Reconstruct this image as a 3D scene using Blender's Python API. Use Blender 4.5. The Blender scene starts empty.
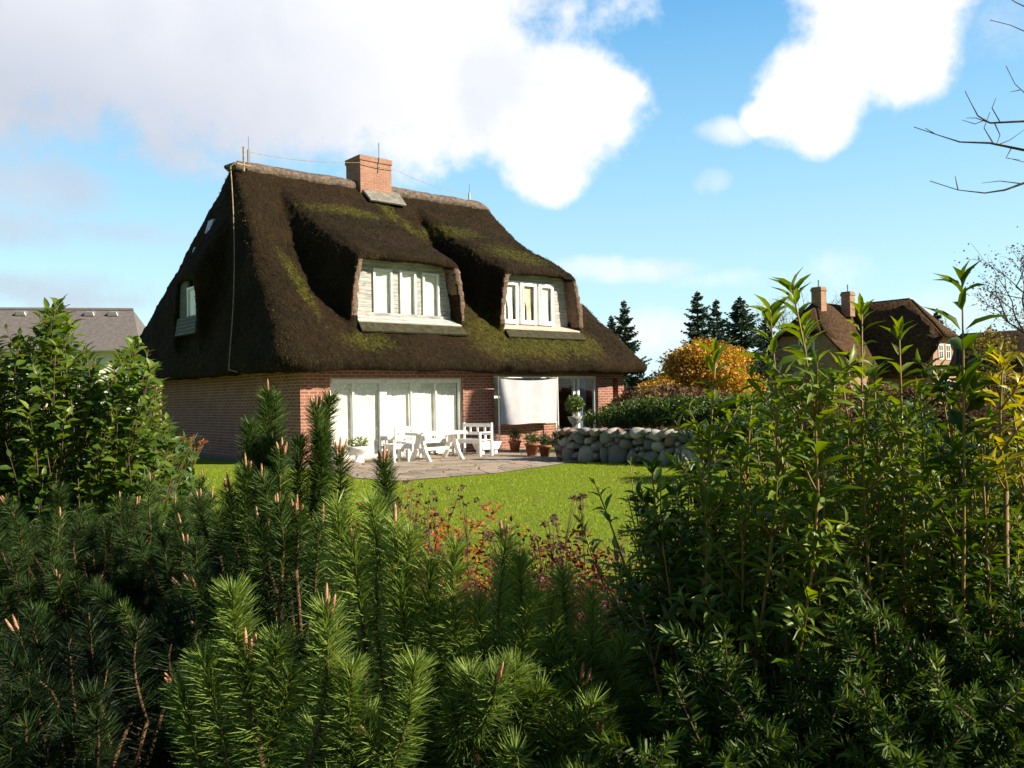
import bpy, bmesh, math, random
import numpy as np
from mathutils import Vector, Matrix, Euler, noise as mnoise

random.seed(7)
rng = np.random.default_rng(7)
R = math.radians
scene = bpy.context.scene
COL = scene.collection

# ------------------------------------------------------------------ camera
F = 850.0
CAM_Z = 1.6
cam_d = bpy.data.cameras.new('camera')
cam = bpy.data.objects.new('camera', cam_d)
COL.objects.link(cam)
cam_d.sensor_width = 36.0
cam_d.lens = F / 1024 * 36
cam_d.clip_start = 0.05
cam_d.clip_end = 3000
CR = Euler((R(90 + 0.9), 0, 0)).to_matrix() @ Matrix.Rotation(-0.02, 3, 'Z')
cam.matrix_world = Matrix.Translation((0, 0, CAM_Z)) @ CR.to_4x4()
scene.camera = cam


def at(px, py, Y):
    """the point of the place seen at that spot of the photograph, Y metres ahead"""
    d = CR @ Vector(((px - 512) / F, -(py - 384) / F, -1))
    return Vector((0, 0, CAM_Z)) + d * (Y / d.y)


# ------------------------------------------------------------------ sun and sky
SUN = Vector((0.97, -0.24, 0.0)).normalized()
SUN_EL = R(31)
SUN_DIR = Vector((SUN.x * math.cos(SUN_EL), SUN.y * math.cos(SUN_EL), math.sin(SUN_EL)))
sun_d = bpy.data.lights.new('sun', 'SUN')
sun_d.energy = 5.0
sun_d.angle = R(0.5)
sun_d.color = (1.0, 0.87, 0.68)
sun = bpy.data.objects.new('sun', sun_d)
COL.objects.link(sun)
sun.rotation_euler = SUN_DIR.to_track_quat('Z', 'Y').to_euler()

scene.view_settings.view_transform = 'Standard'
scene.view_settings.look = 'None'
scene.view_settings.gamma = 1.0
scene.view_settings.exposure = 1.05

world = bpy.data.worlds.new('World')
scene.world = world
world.use_nodes = True


class NT:
    """small helper to write node trees"""
    def __init__(s, tree):
        s.t = tree
        s.n = tree.nodes
        s.l = tree.links

    def node(s, typ, **kw):
        n = s.n.new(typ)
        for k, v in kw.items():
            setattr(n, k, v)
        return n

    def put(s, sock, v):
        if hasattr(v, 'node') or isinstance(v, bpy.types.NodeSocket):
            s.l.new(v, sock)
        else:
            sock.default_value = v

    def m(s, op, a, b=None, c=None, clamp=False):
        n = s.n.new('ShaderNodeMath')
        n.operation = op
        n.use_clamp = clamp
        s.put(n.inputs[0], a)
        if b is not None:
            s.put(n.inputs[1], b)
        if c is not None:
            s.put(n.inputs[2], c)
        return n.outputs[0]

    def vm(s, op, a, b=None):
        n = s.n.new('ShaderNodeVectorMath')
        n.operation = op
        s.put(n.inputs[0], a)
        if b is not None:
            s.put(n.inputs[1], b)
        return n.outputs['Value'] if op in ('DOT_PRODUCT', 'LENGTH') else n.outputs[0]

    def noise(s, vec, scale, detail=4, rough=0.55, dist=0.0):
        n = s.n.new('ShaderNodeTexNoise')
        if vec is not None:
            s.l.new(vec, n.inputs['Vector'])
        n.inputs['Scale'].default_value = scale
        n.inputs['Detail'].default_value = detail
        n.inputs['Roughness'].default_value = rough
        n.inputs['Distortion'].default_value = dist
        return n.outputs['Fac']

    def ramp(s, fac, stops):
        n = s.n.new('ShaderNodeValToRGB')
        s.l.new(fac, n.inputs[0])
        e = n.color_ramp.elements
        while len(e) > 1:
            e.remove(e[-1])
        e[0].position = stops[0][0]
        e[0].color = (*stops[0][1], 1)
        for p, c in stops[1:]:
            q = e.new(p)
            q.color = (*c, 1)
        return n.outputs[0]

    def rng(s, v, a, b, c=0.0, d=1.0, smooth=True):
        n = s.n.new('ShaderNodeMapRange')
        if smooth:
            n.interpolation_type = 'SMOOTHSTEP'
        s.put(n.inputs[0], v)
        n.inputs[1].default_value = a
        n.inputs[2].default_value = b
        n.inputs[3].default_value = c
        n.inputs[4].default_value = d
        return n.outputs[0]

    def mix(s, f, a, b, mode='MIX'):
        n = s.n.new('ShaderNodeMix')
        n.data_type = 'RGBA'
        n.blend_type = mode
        s.put(n.inputs[0], f)
        s.put(n.inputs[6], a if hasattr(a, 'node') else (*a, 1))
        s.put(n.inputs[7], b if hasattr(b, 'node') else (*b, 1))
        return n.outputs[2]


def sky_world():
    w = NT(world.node_tree)
    w.n.clear()
    out = w.node('ShaderNodeOutputWorld')
    bg = w.node('ShaderNodeBackground')
    bg.inputs[1].default_value = 1.0
    sky = w.node('ShaderNodeTexSky')
    sky.sky_type = 'NISHITA'
    sky.sun_disc = False
    sky.sun_elevation = SUN_EL
    sky.sun_rotation = math.atan2(SUN.x, SUN.y)
    sky.air_density = 1.0
    sky.dust_density = 0.6
    sky.ozone_density = 1.6
    skyc = w.node('ShaderNodeVectorMath', operation='SCALE')
    w.l.new(sky.outputs[0], skyc.inputs[0])
    skyc.inputs[3].default_value = 0.08
    tc = w.node('ShaderNodeTexCoord')
    d = tc.outputs['Generated']
    sep = w.node('ShaderNodeSeparateXYZ')
    w.l.new(d, sep.inputs[0])
    az = w.m('ARCTAN2', sep.outputs[0], sep.outputs[1])
    el = w.m('ARCSINE', sep.outputs[2])
    # warp the compass directions with noise so that the clouds get ragged edges
    n1 = w.m('SUBTRACT', w.noise(d, 3.5, 5, 0.55), 0.5)
    n2 = w.m('SUBTRACT', w.noise(w.vm('ADD', d, (7.3, 2.1, 4.4)), 3.5, 5, 0.55), 0.5)
    # a clear washed northern sky: pale cyan low down, deep blue overhead
    grad = w.ramp(w.rng(el, 0.0, 1.2, smooth=False), [(0.0, (0.42, 0.54, 0.55)), (0.10, (0.31, 0.49, 0.54)), (0.22, (0.19, 0.385, 0.53)), (0.36, (0.08, 0.26, 0.47)), (0.5, (0.02, 0.09, 0.21)), (1.0, (0.010, 0.04, 0.11))])
    skycol = w.mix(0.80, skyc.outputs[0], grad)
    azw = w.m('MULTIPLY_ADD', n1, 0.06, az)
    elw = w.m('MULTIPLY_ADD', n2, 0.05, el)

    def blob(px, py, rx, ry, k=1.0):
        v = at(px, py, 1.0) - Vector((0, 0, CAM_Z))
        v.normalize()
        a = math.atan2(v.x, v.y)
        e = math.asin(v.z)
        dx = w.m('MULTIPLY', w.m('SUBTRACT', azw, a), F / rx * 1.0)
        dy = w.m('MULTIPLY', w.m('SUBTRACT', elw, e), F / ry * 1.0)
        r2 = w.m('ADD', w.m('MULTIPLY', dx, dx), w.m('MULTIPLY', dy, dy))
        return w.m('MULTIPLY', w.m('SUBTRACT', 1.0, r2), k)

    def field(bl):
        f = None
        for b in bl:
            g = blob(*b)
            f = g if f is None else w.m('SMOOTH_MAX', f, g, 0.25)
        return f
    dense = field([(-120, 20, 260, 110), (60, 30, 230, 95), (250, 55, 230, 110), (330, -60, 330, 140),
                   (420, 85, 150, 85), (560, 110, 92, 68), (480, 60, 80, 70), (545, 165, 50, 34), (610, 100, 42, 36),
                   (880, 28, 80, 62), (815, 88, 66, 48), (905, 62, 50, 44), (830, 125, 34, 26), (770, 112, 34, 18), (880, -40, 90, 60)])
    soft = field([(728, 128, 34, 13, .9), (40, 185, 70, 28, .9), (10, 225, 60, 22, .8), (120, 230, 60, 12, .6), (640, 268, 70, 13, .8), (730, 275, 60, 9, .5),
                  (711, 180, 16, 13, .5), (100, 300, 70, 14, .9), (590, 265, 40, 12, .6), (850, 265, 30, 16, .3), (960, 300, 60, 20, .4),
                  (648, 330, 60, 24, .8), (40, 290, 120, 20, .7), (1000, 30, 60, 25, .25)])
    fine = w.m('SUBTRACT', w.noise(d, 9.0, 8, 0.62), 0.5)
    vfine = w.m('SUBTRACT', w.noise(d, 26.0, 6, 0.6), 0.5)
    nn = w.m('ADD', w.m('MULTIPLY', fine, 1.9), w.m('MULTIPLY', vfine, 0.9))
    md = w.rng(w.m('ADD', dense, nn), -0.15, 0.60)
    ms = w.m('MULTIPLY', w.rng(w.m('ADD', soft, w.m('MULTIPLY', nn, 1.1)), -0.25, 1.35), 0.8)
    # clouds over the rest of the sky, well off to the sides
    far = w.noise(d, 2.2, 7, 0.58)
    side = w.rng(w.m('ABSOLUTE', az), 0.75, 1.1)
    mo = w.m('MULTIPLY', 0.35, w.m('MULTIPLY', w.m('MULTIPLY', w.rng(far, 0.56, 0.70), side), w.rng(sep.outputs[2], 0.02, 0.2)))
    mask = w.m('MAXIMUM', w.m('MAXIMUM', md, ms), mo)
    # the lit side of a cloud is brilliant, its deep body grey-lavender
    body = w.m('MULTIPLY', w.rng(w.m('ADD', w.m('MULTIPLY', az, -1.0), w.m('MULTIPLY', w.noise(d, 4.0, 4, .5), 0.45)), 0.22, 0.72),
               w.rng(el, 0.60, 0.26))
    cc = w.mix(body, (0.54, 0.54, 0.56), (0.29, 0.315, 0.37))
    # the sky dims away from the bright band ahead
    dim = w.rng(w.m('ABSOLUTE', az), 0.7, 1.5, 1.0, 0.45)
    dm = w.node('ShaderNodeVectorMath', operation='SCALE')
    w.l.new(skycol, dm.inputs[0])
    w.l.new(dim, dm.inputs[3])
    bil = w.m('MULTIPLY', w.rng(w.noise(w.vm('ADD', d, (0.0, 0.0, 0.05)), 7.0, 7, 0.55), 0.46, 0.68), 0.5)
    cc = w.mix(bil, cc, (0.35, 0.38, 0.435))
    finald = w.mix(mask, dm.outputs[0], cc)
    w.l.new(finald, bg.inputs[0])
    w.l.new(bg.outputs[0], out.inputs[0])


sky_world()

# ------------------------------------------------------------------ helpers: materials
MATS = {}


def material(name, base=(0.5, 0.5, 0.5), rough=0.7, spec=0.4, build=None):
    if name in MATS:
        return MATS[name]
    m = bpy.data.materials.new(name)
    m.use_nodes = True
    t = NT(m.node_tree)
    b = t.n.get('Principled BSDF')
    b.inputs['Base Color'].default_value = (*base, 1)
    b.inputs['Roughness'].default_value = rough
    b.inputs['Specular IOR Level'].default_value = spec
    if build:
        build(t, b)
    MATS[name] = m
    return m


def bump(t, b, height, strength=0.5, dist=0.02):
    n = t.node('ShaderNodeBump')
    n.inputs['Strength'].default_value = strength
    n.inputs['Distance'].default_value = dist
    t.l.new(height, n.inputs['Height'])
    t.l.new(n.outputs[0], b.inputs['Normal'])


def obj_co(t):
    return t.node('ShaderNodeTexCoord').outputs['Object']


def mapped(t, v, sc):
    n = t.node('ShaderNodeMapping')
    n.inputs['Scale'].default_value = sc
    t.l.new(v, n.inputs[0])
    return n.outputs[0]


def noisy(c0, c1, scale=8, detail=5, bstr=0.3, bdist=0.01, lo=0.35, hi=0.65, scl=(1, 1, 1)):
    def f(t, b):
        v = mapped(t, obj_co(t), scl)
        n = t.noise(v, scale, detail, 0.6)
        t.l.new(t.ramp(n, [(lo, c0), (hi, c1)]), b.inputs['Base Color'])
        bump(t, b, n, bstr, bdist)
    return f


def leafy(stops, rough=0.4, trans=0.35, gloss=0.5):
    """leaf material: hue from each leaf's own 'tint', some light passing through"""
    def f(t, b):
        a = t.node('ShaderNodeAttribute', attribute_name='tint')
        col = t.ramp(a.outputs['Fac'], stops)
        t.l.new(col, b.inputs['Base Color'])
        b.inputs['Roughness'].default_value = rough
        b.inputs['Specular IOR Level'].default_value = gloss
        if trans > 0:
            tr = t.node('ShaderNodeBsdfTranslucent')
            bright = t.node('ShaderNodeHueSaturation')
            bright.inputs['Saturation'].default_value = 1.15
            bright.inputs['Value'].default_value = 1.6
            bright.inputs['Hue'].default_value = 0.485
            t.l.new(col, bright.inputs['Color'])
            t.l.new(bright.outputs[0], tr.inputs[0])
            mx = t.node('ShaderNodeMixShader')
            mx.inputs[0].default_value = trans
            t.l.new(b.outputs[0], mx.inputs[1])
            t.l.new(tr.outputs[0], mx.inputs[2])
            out = t.n.get('Material Output')
            t.l.new(mx.outputs[0], out.inputs[0])
    return f


def m_brick(name, c1, c2, mortar, row=0.085, w=0.25, ms=0.020):
    def f(t, b):
        v = obj_co(t)
        s = t.node('ShaderNodeSeparateXYZ')
        t.l.new(v, s.inputs[0])
        c = t.node('ShaderNodeCombineXYZ')
        t.l.new(t.m('ADD', s.outputs[0], s.outputs[1]), c.inputs[0])
        t.l.new(s.outputs[2], c.inputs[1])
        br = t.node('ShaderNodeTexBrick')
        t.l.new(c.outputs[0], br.inputs['Vector'])
        br.inputs['Scale'].default_value = 1.0
        br.inputs['Brick Width'].default_value = w
        br.inputs['Row Height'].default_value = row
        br.inputs['Mortar Size'].default_value = ms
        br.inputs['Mortar Smooth'].default_value = 0.25
        br.inputs['Bias'].default_value = -0.1
        br.inputs['Color1'].default_value = (*c1, 1)
        br.inputs['Color2'].default_value = (*c2, 1)
        br.inputs['Mortar'].default_value = (*mortar, 1)
        n = t.noise(v, 2.2, 6, 0.6)
        n2 = t.noise(v, 40, 4, 0.6)
        col = t.mix(t.rng(n, 0.3, 0.75, 0.0, 0.35), br.outputs[0], (0.07, 0.035, 0.03))
        col = t.mix(t.rng(n2, 0.35, 0.7, 0.0, 0.15), col, (0.30, 0.22, 0.18))
        t.l.new(col, b.inputs['Base Color'])
        h = t.m('ADD', t.m('MULTIPLY', br.outputs['Fac'], -1.0), t.m('MULTIPLY', n2, 0.3))
        bump(t, b, h, 0.7, 0.012)
    return material(name, (0.2, 0.1, 0.08), 0.85, 0.25, f)


BRICK = m_brick('red_brick', (0.34, 0.115, 0.07), (0.19, 0.055, 0.038), (0.40, 0.255, 0.20))
CHIM_BRICK = m_brick('orange_brick', (0.40, 0.19, 0.13), (0.33, 0.15, 0.10), (0.42, 0.32, 0.26), 0.085, 0.25, 0.010)
FAR_BRICK = m_brick('old_brick', (0.38, 0.20, 0.13), (0.32, 0.16, 0.10), (0.45, 0.36, 0.28), 0.12, 0.3, 0.014)


def f_thatch(t, b):
    v = obj_co(t)
    fine = t.noise(mapped(t, v, (1, 1, .45)), 34, 6, 0.75)
    mid = t.noise(v, 6, 5, 0.65)
    st1 = t.noise(mapped(t, v, (1, .10, .10)), 42, 5, 0.7)
    st2 = t.noise(mapped(t, v, (.10, 1, .10)), 42, 5, 0.7)
    ns = t.node('ShaderNodeSeparateXYZ')
    t.l.new(t.node('ShaderNodeTexCoord').outputs['Normal'], ns.inputs[0])
    side = t.rng(t.m('ABSOLUTE', ns.outputs[0]), .45, .75)
    strand = t.m('ADD', t.m('MULTIPLY', st1, t.m('SUBTRACT', 1.0, side)), t.m('MULTIPLY', st2, side))
    fine = t.m('ADD', t.m('MULTIPLY', fine, .5), t.m('MULTIPLY', strand, .5))
    big = t.noise(v, 0.55, 5, 0.6)
    base = t.ramp(fine, [(0.38, (0.002, 0.0014, 0.0007)), (0.49, (0.010, 0.0068, 0.0030)), (0.58, (0.032, 0.022, 0.008)), (0.70, (0.11, 0.075, 0.028))])
    s = t.node('ShaderNodeSeparateXYZ')
    t.l.new(v, s.inputs[0])
    # moss patches: thick beside the right dormer, thin films elsewhere
    def spot(x, z, rx, rz):
        dx = t.m('MULTIPLY', t.m('SUBTRACT', s.outputs[0], x), 1 / rx)
        dz = t.m('MULTIPLY', t.m('SUBTRACT', s.outputs[2], z), 1 / rz)
        return t.m('SUBTRACT', 1.0, t.m('ADD', t.m('MULTIPLY', dx, dx), t.m('MULTIPLY', dz, dz)))
    sp = None
    for q in [(6.6, 3.5, 1.2, .9), (8.6, 3.2, 2.6, .5), (6.1, 8.3, .4, .9), (6.55, 7.3, .3, .7), (8.8, 6.4, 1.3, .45), (10.3, 3.4, 1.0, .5), (7.6, 7.4, 1.2, .35), (2.0, 3.2, .9, .35), (3.6, 7.6, 1.6, .3), (.9, 5.0, .25, 1.3)]:
        g = spot(*q)
        sp = g if sp is None else t.m('SMOOTH_MAX', sp, g, 0.3)
    sp = t.m('MAXIMUM', sp, -1.2)
    mossf = t.m('ADD', t.m('MULTIPLY', sp, 0.26), t.m('ADD', t.m('MULTIPLY', t.m('ADD', t.m('MULTIPLY', mid, .5), t.m('MULTIPLY', t.noise(v, 17, 4, .6), .5)), 1.5), t.m('MULTIPLY', big, 0.6)))
    mm = t.m('MULTIPLY', t.rng(mossf, 0.98, 1.36), t.rng(fine, 0.40, 0.56, 0.15, 1.0))
    moss = t.ramp(fine, [(0.38, (0.008, 0.009, 0.002)), (0.5, (0.050, 0.055, 0.006)), (0.64, (0.19, 0.19, 0.02))])
    col = t.mix(mm, base, moss)
    col = t.mix(t.rng(big, 0.35, 0.7, 0.0, 0.35), col, (0.05, 0.028, 0.013))
    t.l.new(col, b.inputs['Base Color'])
    bump(t, b, t.m('ADD', fine, t.m('MULTIPLY', mid, 0.7)), 1.0, 0.07)


THATCH = material('thatch', (0.05, 0.03, 0.02), 0.95, 0.15, f_thatch)
CUT_THATCH = material('cut_thatch', rough=0.95, spec=0.1, build=noisy((0.075, 0.052, 0.038), (0.23, 0.165, 0.125), 22, 6, 0.8, 0.03))
RIDGE = material('ridge_sod', rough=0.95, spec=0.1, build=noisy((0.065, 0.052, 0.042), (0.19, 0.15, 0.125), 7, 8, 0.8, 0.05))
LEAD = material('grey_lead', rough=0.6, spec=0.4, build=noisy((0.12, 0.12, 0.11), (0.25, 0.24, 0.21), 5, 5, 0.3, 0.02))
WHITE = material('white_paint', rough=0.4, spec=0.5, build=noisy((0.70, 0.70, 0.68), (0.82, 0.82, 0.80), 6, 5, 0.1, 0.004))


def f_clad(t, b):
    v = obj_co(t)
    s = t.node('ShaderNodeSeparateXYZ')
    t.l.new(v, s.inputs[0])
    fr = t.m('FRACT', t.m('MULTIPLY', s.outputs[2], 8.5))
    n = t.noise(mapped(t, v, (1, 1, 12)), 3, 6, 0.65)
    n2 = t.noise(v, 5, 5, 0.7)
    c = t.ramp(n, [(0.3, (0.22, 0.23, 0.23)), (0.7, (0.62, 0.62, 0.60))])
    c = t.mix(t.rng(n2, 0.5, 0.7, 0, 0.5), c, (0.12, 0.14, 0.09))
    c = t.mix(t.rng(fr, 0.0, 0.16, 0.75, 0.0), c, (0.05, 0.05, 0.05))
    t.l.new(c, b.inputs['Base Color'])
    bump(t, b, t.m('ADD', fr, t.m('MULTIPLY', n, .3)), 0.8, 0.02)


CLAD = material('grey_boards', rough=0.8, build=f_clad)
SILL = material('weathered_sill', rough=0.8, build=noisy((0.42, 0.30, 0.25), (0.66, 0.52, 0.45), 9, 5, 0.3, 0.01, scl=(.4, 3, 3)))
METAL = material('zinc_metal', (0.35, 0.36, 0.37), 0.45, 0.5)
METAL.node_tree.nodes['Principled BSDF'].inputs['Metallic'].default_value = 0.7
ROPE = material('worn_cable', rough=0.8, build=noisy((0.22, 0.15, 0.09), (0.42, 0.32, 0.22), 14))
DARK = material('dark_interior', rough=0.95, build=noisy((0.012, 0.012, 0.014), (0.03, 0.028, 0.026), 2))
SHEET = material('white_cloth', rough=0.85, spec=0.2, build=noisy((0.42, 0.42, 0.47), (0.48, 0.48, 0.53), 3, 4, 0.3, 0.02))
CURT = material('sheer_curtain', rough=0.8, spec=0.2, build=noisy((0.68, 0.69, 0.64), (0.86, 0.86, 0.82), 3.2, 5, 0.3, 0.01))


def f_lace(t, b):
    v = obj_co(t)
    vo = t.node('ShaderNodeTexVoronoi')
    vo.inputs['Scale'].default_value = 11
    t.l.new(v, vo.inputs[0])
    c = t.ramp(vo.outputs['Distance'], [(0.25, (0.84, 0.86, 0.80)), (0.5, (0.62, 0.68, 0.58))])
    t.l.new(c, b.inputs['Base Color'])


LACE = material('lace_valance', rough=0.8, spec=0.2, build=f_lace)
BEIGE = material('beige_curtain', rough=0.8, spec=0.2, build=noisy((0.50, 0.42, 0.30), (0.74, 0.66, 0.52), 3, 4, 0.3, 0.02))


def f_glass(t, b):
    out = t.n.get('Material Output')
    tr = t.node('ShaderNodeBsdfTransparent')
    tr.inputs[0].default_value = (0.97, 0.98, 0.97, 1)
    gl = t.node('ShaderNodeBsdfGlossy')
    gl.inputs['Roughness'].default_value = 0.02
    n = t.noise(obj_co(t), 1.5, 2, 0.5)
    bn = t.node('ShaderNodeBump')
    bn.inputs['Strength'].default_value = 0.05
    bn.inputs['Distance'].default_value = 0.02
    t.l.new(n, bn.inputs['Height'])
    t.l.new(bn.outputs[0], gl.inputs['Normal'])
    fr = t.node('ShaderNodeLayerWeight')
    fr.inputs[0].default_value = 0.5
    mx = t.node('ShaderNodeMixShader')
    t.l.new(t.m('ADD', t.m('MULTIPLY', t.m('POWER', fr.outputs['Facing'], 4.0), 0.6), 0.05, clamp=True), mx.inputs[0])
    t.l.new(tr.outputs[0], mx.inputs[1])
    t.l.new(gl.outputs[0], mx.inputs[2])
    t.l.new(mx.outputs[0], out.inputs[0])


GLASS = material('window_glass', build=f_glass)


def f_lawn(t, b):
    v = obj_co(t)
    a = t.noise(v, 0.35, 6, 0.6)
    m1 = t.noise(v, 5, 6, 0.7)
    f1 = t.noise(mapped(t, v, (1, 2.5, 1)), 60, 5, 0.75)
    c = t.ramp(f1, [(0.25, (0.07, 0.12, 0.006)), (0.5, (0.185, 0.27, 0.012)), (0.75, (0.29, 0.38, 0.02))])
    c = t.mix(t.rng(m1, 0.45, 0.75, 0.0, 0.45), c, (0.075, 0.12, 0.012))
    c = t.mix(t.rng(a, 0.4, 0.7, 0.0, 0.4), c, (0.17, 0.20, 0.03))
    t.l.new(c, b.inputs['Base Color'])
    bump(t, b, t.m('ADD', f1, m1), 0.8, 0.05)


LAWN = material('lawn_grass', rough=0.8, spec=0.2, build=f_lawn)
SOIL = material('soil', rough=0.95, spec=0.1, build=noisy((0.02, 0.014, 0.009), (0.07, 0.05, 0.03), 9, 8, 0.9, 0.05))


def f_patio(t, b):
    v = obj_co(t)
    w = t.vm('ADD', v, t.vm('MULTIPLY', t.node('ShaderNodeTexNoise').outputs['Color'], (0.0, 0.0, 0.0)))
    vo = t.node('ShaderNodeTexVoronoi', feature='DISTANCE_TO_EDGE')
    vo.inputs['Scale'].default_value = 1.7
    t.l.new(v, vo.inputs[0])
    vc = t.node('ShaderNodeTexVoronoi')
    vc.inputs['Scale'].default_value = 1.7
    t.l.new(v, vc.inputs[0])
    cell = t.ramp(vc.outputs['Color'], [(0.1, (0.20, 0.17, 0.14)), (0.4, (0.33, 0.27, 0.21)), (0.7, (0.42, 0.33, 0.27)), (0.95, (0.28, 0.27, 0.26))])
    n = t.noise(v, 7, 7, 0.7)
    c = t.mix(t.rng(n, 0.35, 0.7, 0, 0.45), cell, (0.17, 0.15, 0.12))
    c = t.mix(t.rng(vo.outputs['Distance'], 0.0, 0.035, 0.85, 0.0), c, (0.08, 0.085, 0.05))
    t.l.new(c, b.inputs['Base Color'])
    bump(t, b, t.m('ADD', t.rng(vo.outputs['Distance'], 0, 0.05), t.m('MULTIPLY', n, 0.3)), 0.8, 0.02)


PATIO = material('stone_flags', rough=0.8, spec=0.3, build=f_patio)


def f_boulder(t, b):
    v = obj_co(t)
    oi = t.node('ShaderNodeObjectInfo')
    c = t.ramp(oi.outputs['Random'], [(0.0, (0.15, 0.15, 0.15)), (0.25, (0.36, 0.32, 0.28)), (0.45, (0.27, 0.18, 0.14)), (0.65, (0.24, 0.25, 0.26)), (0.85, (0.50, 0.46, 0.41)), (1.0, (0.20, 0.18, 0.13))])
    n = t.noise(v, 14, 7, 0.75)
    n2 = t.noise(v, 3, 4, 0.6)
    c = t.mix(t.rng(n, 0.4, 0.7, 0, 0.6), c, (0.11, 0.11, 0.11))
    c = t.mix(t.rng(n2, 0.55, 0.75, 0, 0.5), c, (0.11, 0.12, 0.06))
    t.l.new(c, b.inputs['Base Color'])
    bump(t, b, n, 0.6, 0.02)


BOULDER = material('field_stone', rough=0.8, spec=0.3, build=f_boulder)
TERRA = material('terracotta', rough=0.8, spec=0.2, build=noisy((0.22, 0.08, 0.04), (0.38, 0.15, 0.08), 8))
URN = material('grey_urn', rough=0.8, spec=0.2, build=noisy((0.20, 0.20, 0.19), (0.38, 0.36, 0.33), 10))
BARK = material('brown_bark', rough=0.9, spec=0.2, build=noisy((0.05, 0.03, 0.02), (0.17, 0.11, 0.07), 25, 6, 0.8, 0.01, scl=(1, 1, .3)))
PINE_BARK = material('pine_bark', rough=0.9, spec=0.2, build=noisy((0.05, 0.03, 0.018), (0.20, 0.12, 0.065), 60, 6, 0.8, 0.004))
GREY_BARK = material('grey_bark', rough=0.9, spec=0.2, build=noisy((0.05, 0.035, 0.035), (0.15, 0.11, 0.10), 20, 6, 0.6, 0.01))
STEM = material('privet_stem', rough=0.6, spec=0.3, build=noisy((0.13, 0.12, 0.025), (0.26, 0.14, 0.05), 14))
POST_WOOD = material('post_wood', rough=0.85, spec=0.2, build=noisy((0.22, 0.15, 0.08), (0.42, 0.30, 0.17), 10, 6, 0.5, 0.01, scl=(3, 3, .3)))
BUD = material('pine_bud', rough=0.6, spec=0.3, build=noisy((0.26, 0.11, 0.06), (0.50, 0.28, 0.17), 90, 3, 0.5, 0.003))
NEEDLE = material('pine_needle', build=leafy([(0.0, (0.005, 0.014, 0.004)), (0.5, (0.045, 0.095, 0.018)), (1.0, (0.23, 0.32, 0.07))], 0.5, 0.22, 0.22))  # dark end of the ramp imitates shade on the lower left pines
YEW = material('yew_needle', build=leafy([(0.0, (0.010, 0.028, 0.006)), (0.6, (0.035, 0.078, 0.012)), (1.0, (0.15, 0.21, 0.03))], 0.55, 0.22, 0.3))
PRIVET = material('privet_leaf', build=leafy([(0.0, (0.020, 0.050, 0.007)), (0.6, (0.065, 0.125, 0.014)), (1.0, (0.17, 0.24, 0.03))], 0.42, 0.34, 0.35))
YELLOW_LEAF = material('yellow_leaf', build=leafy([(0.0, (0.20, 0.22, 0.03)), (1.0, (0.62, 0.52, 0.05))], 0.35, 0.35, 0.5))
HEDGE = material('hedge_leaf', build=leafy([(0.0, (0.020, 0.045, 0.010)), (0.6, (0.055, 0.11, 0.02)), (1.0, (0.14, 0.19, 0.04))], 0.45, 0.25, 0.4))
ORANGE = material('autumn_leaf', build=leafy([(0.0, (0.18, 0.09, 0.03)), (0.4, (0.33, 0.19, 0.05)), (0.8, (0.46, 0.29, 0.06)), (1.0, (0.60, 0.42, 0.05))], 0.6, 0.2, 0.2))
BROWN = material('brown_leaf', build=leafy([(0.0, (0.06, 0.035, 0.03)), (0.5, (0.16, 0.10, 0.06)), (0.8, (0.22, 0.17, 0.06)), (1.0, (0.30, 0.25, 0.06))], 0.7, 0.2, 0.2))
REDLEAF = material('red_leaf', build=leafy([(0.0, (0.045, 0.010, 0.010)), (0.5, (0.14, 0.030, 0.020)), (0.85, (0.34, 0.085, 0.03)), (1.0, (0.50, 0.20, 0.05))], 0.5, 0.3, 0.3))
SPRUCE = material('spruce_needle', build=leafy([(0.0, (0.020, 0.040, 0.025)), (0.6, (0.05, 0.085, 0.055)), (1.0, (0.10, 0.13, 0.07))], 0.6, 0.1, 0.2))
GRASS = material('grass_blade', build=leafy([(0.0, (0.10, 0.16, 0.010)), (0.5, (0.24, 0.33, 0.014)), (1.0, (0.38, 0.46, 0.04))], 0.5, 0.3, 0.25))
SLATE = material('grey_roof_sheets', rough=0.75, spec=0.3, build=noisy((0.10, 0.092, 0.09), (0.165, 0.15, 0.145), 5, 7, 0.3, 0.02, scl=(1, 1, 3)))
RENDER = material('white_render', rough=0.9, spec=0.2, build=noisy((0.60, 0.60, 0.58), (0.78, 0.77, 0.74), 3))
FAR_THATCH = material('far_thatch', rough=0.95, spec=0.1, build=noisy((0.030, 0.019, 0.012), (0.10, 0.058, 0.030), 5, 8, 0.8, 0.1))
TABLE_WHITE = material('garden_furniture_white', rough=0.35, spec=0.5, build=noisy((0.76, 0.76, 0.75), (0.85, 0.85, 0.84), 5, 3, 0.05, 0.003))

# ------------------------------------------------------------------ helpers: objects
def put(o, label=None, cat=None, group=None, kind=None):
    if label:
        o['label'] = label
    if cat:
        o['category'] = cat
    if group:
        o['group'] = group
    if kind:
        o['kind'] = kind
    return o


def empty(name, loc=(0, 0, 0), rz=0.0, parent=None):
    o = bpy.data.objects.new(name, None)
    COL.objects.link(o)
    o.location = loc
    o.rotation_euler = (0, 0, rz)
    o.empty_display_size = 0.2
    if parent:
        o.parent = parent
    return o


def link(name, me, mat=None, parent=None, smooth=False):
    if mat is not None and len(me.materials) == 0:
        me.materials.append(mat)
    if smooth:
        me.polygons.foreach_set('use_smooth', [True] * len(me.polygons))
    o = bpy.data.objects.new(name, me)
    COL.objects.link(o)
    if parent:
        o.parent = parent
    return o


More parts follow.
